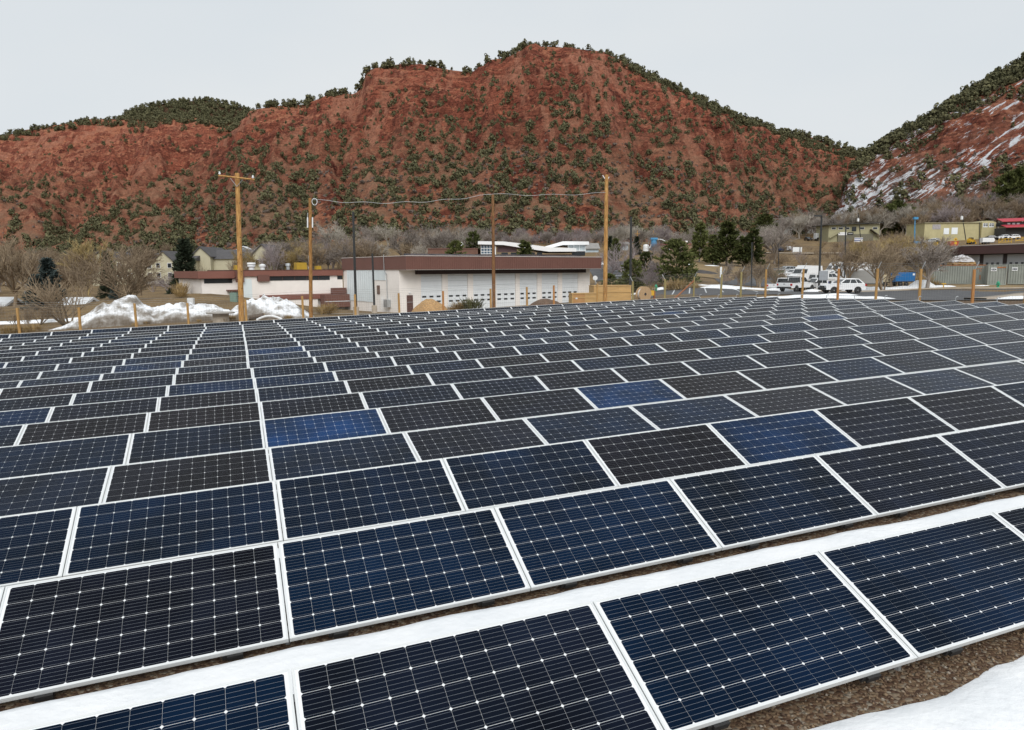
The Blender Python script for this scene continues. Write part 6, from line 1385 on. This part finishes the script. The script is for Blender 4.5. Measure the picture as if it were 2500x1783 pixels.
for x in (0.0, 0.5):
    fl = thing('flange', None, None, (x, 0, r0)); [fl.__delitem__(k) for k in list(fl.keys())]; fl.parent = spo
    for k in range(8):
        y0 = -r0 + k*2*r0/8 + 0.008; y1 = y0 + 2*r0/8 - 0.016; z1 = math.sqrt(max(r0*r0 - max(abs(y0), abs(y1))**2, 0.02)); z0 = math.sqrt(max(r0*r0 - min(abs(y0), abs(y1))**2, 0.02)) if y0*y1 > 0 else r0
        ya, yb = (y0, y1) if abs(y0) < abs(y1) else (y1, y0)
        ob('plank', MB().add([(dx, y, z) for dx in (0, 0.06) for y, z in ((ya,-z0),(yb,-z1),(yb,z1),(ya,z0))], [(0,1,2,3),(7,6,5,4),(0,4,5,1),(1,5,6,2),(2,6,7,3),(3,7,4,0)]), fl, RW)
ob('drum', MB().lathe([(0.54,0.07),(0.55,0.2),(0.55,0.4),(0.54,0.495)], 26), spo, PORC).matrix_local = Matrix.Translation((0,0,r0)) @ Matrix.Rotation(math.radians(90), 4, 'Y')
ob('hub', MB().lathe([(0.13,-0.03),(0.13,0.0)], 14), spo, TRIM).matrix_local = Matrix.Translation((0.57,0,r0)) @ Matrix.Rotation(math.radians(90), 4, 'Y')
t = thing('marker_post', 'short brown post with a yellow box beside the cable reel', 'post', onground(1598, 70)); ob('post', MB().tube((0,0,-0.3),(0,0,0.95),0.11,0.11,8), t, MATS['red_brown_wood']); ob('yellow_box', MB().box(-0.42,-0.05,-0.2,0.15,0.5,0.98), t, mat('safety_yellow', (0.62,0.36,0.02), 0.5, 0.08))
t = thing('log', 'cut log with a pale sawn end lying behind the fence', 'log', onground(622, 56.5, 0.2), math.radians(20)); ob('bark', MB().tube((-0.62,0,0),(0.58,0,0.18),0.2,0.19,12), t, BARK); ob('sawn_end', MB().tube((0.581,0,0.18),(0.60,0,0.183),0.18,0.18,12), t, PLY)
t = thing('concrete_basin', 'round concrete pedestal with a wide flat rim behind the fence', 'basin', onground(534, 55.5)); ob('pedestal', MB().lathe([(0.62,-0.3),(0.60,0.62),(0.55,0.64)], 24), t, MATS['pale_concrete']); ob('rim', MB().lathe([(0.56,0.642),(1.05,0.66),(1.08,0.74),(1.0,0.76)], 28), t, mat('grey_concrete', (0.36,0.34,0.31), 0.9, 0.12, 2))
o = tag(ob('snow_ridge', MB().path([onground(u, 54.5, 0.12 + 0.28*math.sin((u-622)/62*3.14)) for u in np.linspace(622, 684, 12)], 0.09, 7), None, SNOW), 'thin curved strip of snow on the ground by the log', 'snow')
HG = mat('hydrant_green', (0.03,0.33,0.18), 0.45, 0.1, 3)
def hydrant(u, d, label):
    t = thing('fire_hydrant', label, 'hydrant', onground(u, d, 0.05)); ob('barrel', MB().lathe([(0.2,-0.1),(0.2,0.06),(0.14,0.08),(0.14,0.5),(0.19,0.52),(0.19,0.58)], 14), t, HG); ob('bonnet', MB().lathe([(0.17,0.582),(0.15,0.70),(0.08,0.78),(0.04,0.80),(0.04,0.85)], 14), t, HG)
    for s in (-1, 1): ob('nozzle', MB().tube((s*0.13,0,0.42),(s*0.25,0,0.42),0.07,0.07,10), t, HG)
    ob('pumper_nozzle', MB().tube((0,-0.13,0.38),(0,-0.27,0.38),0.09,0.09,10), t, HG)
hydrant(2437, 90, 'green fire hydrant in front of the logo container'); hydrant(1602, 96, 'green fire hydrant among the straw shrubs by the lot')
t = thing('gas_marker', 'yellow marker pipe with a flat top on the verge', 'marker', onground(2304, 90, 0.05)); ob('pipe', MB().tube((0,0,-0.1),(0,0,0.5),0.06,0.06,8), t, MATS['safety_yellow']); ob('cross_cap', MB().box(-0.28,0.28,-0.07,0.07,0.5,0.62), t, MATS['safety_yellow'])
t = thing('dumpster', 'dark green dumpster at the lot edge', 'dumpster', onground(1897, 128)); ob('bin', MB().prism([(-0.9,0.1),(0.9,0.1),(1.0,1.2),(-1.0,1.2)], -0.7, 0.7), t, mat('dark_green_paint', (0.03,0.08,0.045), 0.6, 0.1)); ob('lid', MB().box(-1.02,1.02,-0.75,0.75,1.2,1.28), t, TRIM)
t = thing('dumpster', 'orange red dumpster below the yellow road sign', 'dumpster', onground(2318, 235)); ob('bin', MB().prism([(-1.2,0.1),(1.3,0.1),(1.5,1.6),(-1.4,1.6)], -0.9, 0.9), t, mat('orange_red_paint', (0.38,0.08,0.04), 0.6, 0.1)); ob('rim', MB().box(-1.45,1.55,-0.95,-0.901,1.5,1.65), t, MATS['orange_red_paint'])
t = thing('road_sign', 'yellow diamond warning sign with a plate below', 'road sign', onground(2325, 225)); ob('post', MB().tube((0,0,-0.3),(0,0,3.1),0.05,0.05,6), t, GALV); ob('diamond', MB().prism([(0,2.0),(0.65,2.65),(0,3.3),(-0.65,2.65)], -0.09, -0.06), t, MATS['safety_yellow']); ob('plate', MB().box(-0.42,0.42,-0.09,-0.06,1.2,1.9), t, MATS['safety_yellow']); ob('arrow', MB().prism([(0,2.95),(0.22,2.65),(0.07,2.65),(0.07,2.35),(-0.07,2.35),(-0.07,2.65),(-0.22,2.65)], -0.10, -0.091), t, TRIM)
YP = mat('machine_yellow', (0.55,0.33,0.02), 0.5, 0.12, 2)
for u0, u1, lab in ((2430, 2461, 'yellow pipe gate section beside the white trailer'), (2471, 2530, 'yellow pipe gate section at the yard corner')):
    p = onground((u0+u1)/2, 232); t = thing('pipe_gate', lab, 'gate', p); hw = (u1-u0)/2/FPX*232
    for z in (0.4, 1.45): ob('rail', MB().tube((-hw,0,z),(hw,0,z+0.15),0.09,0.09,6), t, YP)
    for k in range(5): x = -hw + k*hw/2; ob('upright', MB().tube((x,0,0 if k in (0,4) else 0.4),(x,0,1.5),0.08,0.08,6), t, YP)
    ob('brace', MB().tube((-hw,0,0.4),(0,0,1.5),0.06,0.06,6), t, YP)
p = onground(2362, 240); t = thing('skid_loader', 'yellow wheeled loader in the machinery yard', 'loader', p, 0.4); ob('body', MB().prism([(-1.0,.5),(1.0,.5),(1.1,1.2),(0.3,1.35),(-0.9,1.9),(-1.1,1.2)], -0.6, 0.6), t, YP); ob('cab', MB().box(-0.4,0.6,-0.5,0.5,1.3,2.2), t, TRIM); ob('bucket', MB().prism([(1.3,0.1),(1.9,0.1),(1.4,0.9)], -0.8, 0.8), t, YP); ob('arm', MB().path([(-0.8,-0.7,1.7),(0.8,-0.7,1.5),(1.4,-0.7,0.6)], 0.09, 6), t, YP)
for x in (-0.6, 0.6):
    for s in (-1, 1): wheel(t, x, s*0.7, 0.42, s)
p = onground(2281, 238); t = thing('skid_loader', 'small yellow machine left of the orange red dumpster', 'loader', p, 0.2); ob('body', MB().prism([(-0.7,.3),(0.7,.3),(0.6,1.3),(-0.5,1.5)], -0.5, 0.5), t, YP); ob('mast', MB().box(-0.2,0.2,-0.3,0.3,1.4,2.2), t, TRIM)
b0 = onground(2228, 250); tpb = at(2234, 534, 250); t = thing('boom_lift', 'blue telescopic boom lift raised above the yard', 'boom lift', b0); q = tpb - b0
ob('boom', MB().tube((-0.3,0,1.4), q*0.95, 0.26, 0.18, 4), t, SBL); ob('base', MB().prism([(-1.4,.4),(1.4,.4),(1.2,1.4),(-1.2,1.5)], -0.9, 0.9), t, SBL); ob('basket', MB().box(q[0]-0.5,q[0]+0.9,-0.5,0.5,q[2]-0.3,q[2]+0.5), t, SBL)
for x in (-1, 1):
    for s in (-1, 1): wheel(t, x, s*0.9, 0.42, s)
for u, w_, lab in ((1941, 1.5, 'white double notice board beside the hill road'), (1951, 0.5, 'narrow white notice board beside the hill road')):
    t = thing('notice_board', lab, 'notice board', onground(u, 214, 0.3)); ob('board', MB().box(-w_*0.75,w_*0.75,-0.05,0.05,0.5,1.9), t, PORC)
    for x in (-w_*0.5, w_*0.5): ob('leg', MB().tube((x,0.08,-0.4),(x,0.08,1.8),0.05,0.05,6), t, GALV)
t = thing('picnic_sign', 'weathered timber trail sign on two legs at the lot edge', 'sign', onground(1782, 105)); ob('beam', MB().box(-1.6,1.4,-0.08,0.08,1.5,1.75), t, mat('grey_brown_timber', (0.17,0.13,0.10), 0.9, 0.2, 3))
ob('board', MB().box(-1.3,0.1,-0.06,0.06,0.8,1.3), t, MATS['grey_brown_timber'])
for x in (-1.45, 1.2): ob('leg', MB().tube((x,0,-0.3),(x,0,1.5),0.08,0.08,6), t, MATS['grey_brown_timber'])
t = thing('street_sign', 'small white sign on a thin post by the lot entrance', 'sign', onground(1759, 92)); ob('post', MB().tube((0,0,-0.2),(0,0,3.0),0.035,0.035,6), t, GALV); ob('plate', MB().box(-0.12,0.12,-0.05,-0.036,1.6,2.9), t, PORC)
t = thing('round_sign', 'round white disc sign at the upper lot', 'sign', onground(1453, 116)); ob('post', MB().tube((0,0,-0.2),(0,0,1.0),0.04,0.04,6), t, GALV); ob('disc', MB().lathe([(0.38,0),(0.38,0.03)], 20), t, PORC).matrix_local = Matrix.Translation((0,-0.04,1.1)) @ Matrix.Rotation(math.radians(90), 4, 'X')
t = thing('utility_box', 'green electrical cabinet at the corner of the wing', 'cabinet', onground(570, 84)); ob('case', MB().box(-0.4,0.4,-0.35,0.35,-0.1,1.0), t, mat('sage_green_paint', (0.16,0.24,0.20), 0.6, 0.08)); ob('door', MB().box(-0.35,0.35,-0.37,-0.352,0.05,0.95), t, MATS['sage_green_paint'])
t = thing('utility_box', 'pale meter cabinet on legs on the dirt bank', 'cabinet', onground(463, 70)); ob('case', MB().box(-0.28,0.28,-0.2,0.2,1.1,1.75), t, PORC); ob('legs', MB().tube((-0.2,0,-0.3),(-0.2,0,1.1),0.04,0.04,6).tube((0.2,0,-0.3),(0.2,0,1.1),0.04,0.04,6), t, GALV)
for u, d, s, lab in ((528, 93, 1.3, 'black tarped stack of goods on the dirt bank'), (547, 92, 1.0, 'smaller black tarped stack near the awning')):
    tag(heap('tarped_stack', u, d, s, 0.9*s*0.8, 1.1*s*0.8, TRIM, 90 + int(u), 0, None, 0.25, 32, 1.5, 0.35), lab, 'tarped stack')
tag(heap('rock_pile', 1450, 92, 1.3, 1.0, 1.3, mat('pink_sandstone', (0.24,0.13,0.115), 0.9, 0.3, 3), 95, 0, None, 0.6, 36, 1.6, 0.7), 'pinkish sandstone rock pile at the garage corner', 'rock pile')
tag(heap('rock_pile', 1462, 90, 1.2, 0.9, 0.6, mat('pale_rubble', (0.33,0.29,0.25), 0.9, 0.2, 3), 96, 0, None, 0.4, 36, 1.6, 0.8), 'low pale rubble heap beside the sandstone rocks', 'rock pile')
tag(heap('mulch_bed', 1708, 128, 3.6, 2.6, 0.5, mat('dark_mulch', (0.06,0.055,0.055), 0.95, 0.4, 2), 97, 0, None, 0.4, 40, 1.2, 0.7), 'dark mulch bed on the dry grass slope', 'mulch bed')

# ------------------------------------------------------------------ the person between the parked vehicles
def skin_mesh(name, joints, edges, m, sub=2):
    me = bpy.data.meshes.new(name); me.from_pydata([j[0] for j in joints], edges, []); me.update(); me.materials.append(m)
    o = bpy.data.objects.new(name, me); COL.objects.link(o); md = o.modifiers.new('skin', 'SKIN'); o.modifiers.new('sub', 'SUBSURF').levels = sub
    o.modifiers['sub'].render_levels = sub
    for i, j in enumerate(joints): me.skin_vertices[0].data[i].radius = j[1]; me.skin_vertices[0].data[i].use_root = (i == 0)
    return o
def skin_layer(o): o.data.skin_vertices
bmx = None
def skinned(name, joints, edges, m):
    bm = bmesh.new(); lay = bm.verts.layers.skin.verify(); vs = []
    for i, (co, r) in enumerate(joints):
        v = bm.verts.new(co); v[lay].radius = r if hasattr(r, '__len__') else (r, r); v[lay].use_root = (i == 0); vs.append(v)
    for a, b_ in edges: bm.edges.new((vs[a], vs[b_]))
    me = bpy.data.meshes.new(name); bm.to_mesh(me); bm.free(); me.materials.append(m)
    o = bpy.data.objects.new(name, me); COL.objects.link(o); o.modifiers.new('skin', 'SKIN'); s = o.modifiers.new('sub', 'SUBSURF'); s.levels = s.render_levels = 2; return o
per = thing('person', 'person in a blue jacket and pale cap bending between parked vehicles', 'person', onground(2022, 99.0, 0.07), math.radians(200))
J = [((0,0,.95),(.16,.13)),((0,0,1.15),(.15,.12)),((.08,0,1.36),(.17,.13)),((.16,0,1.47),(.06,.06)),((.20,0,1.54),(.07,.075)),((.23,0,1.64),(.085,.095)),((.235,0,1.72),(.06,.065)),
     ((.10,.19,1.38),.055),((.22,.27,1.14),.045),((.42,.20,1.05),.036),((.50,.17,1.03),.04),((.10,-.19,1.38),.055),((.24,-.27,1.14),.045),((.44,-.20,1.08),.036),((.52,-.17,1.06),.04),
     ((0,.10,.86),.095),((.03,.11,.48),.062),((0,.11,.09),.045),((.13,.11,.04),.04),((0,-.10,.86),.095),((.03,-.11,.48),.062),((0,-.11,.09),.045),((.13,-.11,.04),.04)]
E_ = [(0,1),(1,2),(2,3),(3,4),(4,5),(5,6),(2,7),(7,8),(8,9),(9,10),(2,11),(11,12),(12,13),(13,14),(0,15),(15,16),(16,17),(17,18),(0,19),(19,20),(20,21),(21,22)]
fing = []
for hi, s in ((10, 1), (14, -1)):
    c = J[hi][0]
    for k in range(4): n0 = len(J); J.append(((c[0]+.05, c[1]+(k-1.5)*.019, c[2]-.004), .009)); J.append(((c[0]+.09-(.01 if k in (0,3) else 0), c[1]+(k-1.5)*.019, c[2]-.03), .008)); E_ += [(hi, n0), (n0, n0+1)]
    n0 = len(J); J.append(((c[0]+.02, c[1]-s*.045, c[2]-.01), .011)); E_.append((hi, n0))
b = skinned('body', J, E_, mat('skin', (0.48,0.28,0.20), 0.6, 0.05)); b.parent = per
jk = skinned('jacket', [((0,0,.90),(.19,.16)),((0,0,1.15),(.18,.15)),((.08,0,1.36),(.20,.155)),((.14,0,1.45),(.09,.09)),((.10,.19,1.38),.075),((.22,.27,1.14),.062),((.40,.20,1.06),.05),((.10,-.19,1.38),.075),((.24,-.27,1.14),.062),((.42,-.20,1.085),.05)], [(0,1),(1,2),(2,3),(2,4),(4,5),(5,6),(2,7),(7,8),(8,9)], mat('blue_jacket', (0.03,0.06,0.22), 0.8, 0.15, 6)); jk.parent = per
tr = skinned('trousers', [((0,0,.93),(.17,.14)),((0,.10,.84),.11),((.03,.11,.48),.078),((0,.11,.14),.068),((0,-.10,.84),.11),((.03,-.11,.48),.078),((0,-.11,.14),.068)], [(0,1),(1,2),(2,3),(0,4),(4,5),(5,6)], mat('dark_trousers', (0.04,0.045,0.055), 0.85, 0.1, 6)); tr.parent = per
ob('cap', MB().lathe([(0.098,1.665),(0.10,1.70),(0.085,1.76),(0.04,1.785)], 14, (.225,0,0)).box(.30,.41,-.06,.06,1.665,1.68), per, mat('pale_cap', (0.55,0.55,0.53), 0.8, 0.05))
ob('hair', MB().lathe([(0.088,1.58),(0.094,1.62),(0.096,1.664)], 14, (.205,0,0)), per, mat('brown_hair', (0.05,0.03,0.02), 0.7, 0.1))
for s in (-1, 1): ob('eye', MB().lathe([(0.004,-.008),(0.010,0),(0.004,.008)], 8, (.312, s*.032, 1.645)), per, PORC)
ob('nose', MB().prism([(.31,1.64),(.335,1.61),(.31,1.605)], -.012, .012), per, MATS['skin']); ob('mouth', MB().box(.305,.318,-.025,.025,1.578,1.586), per, mat('lips', (0.35,0.14,0.12), 0.6, 0.05))
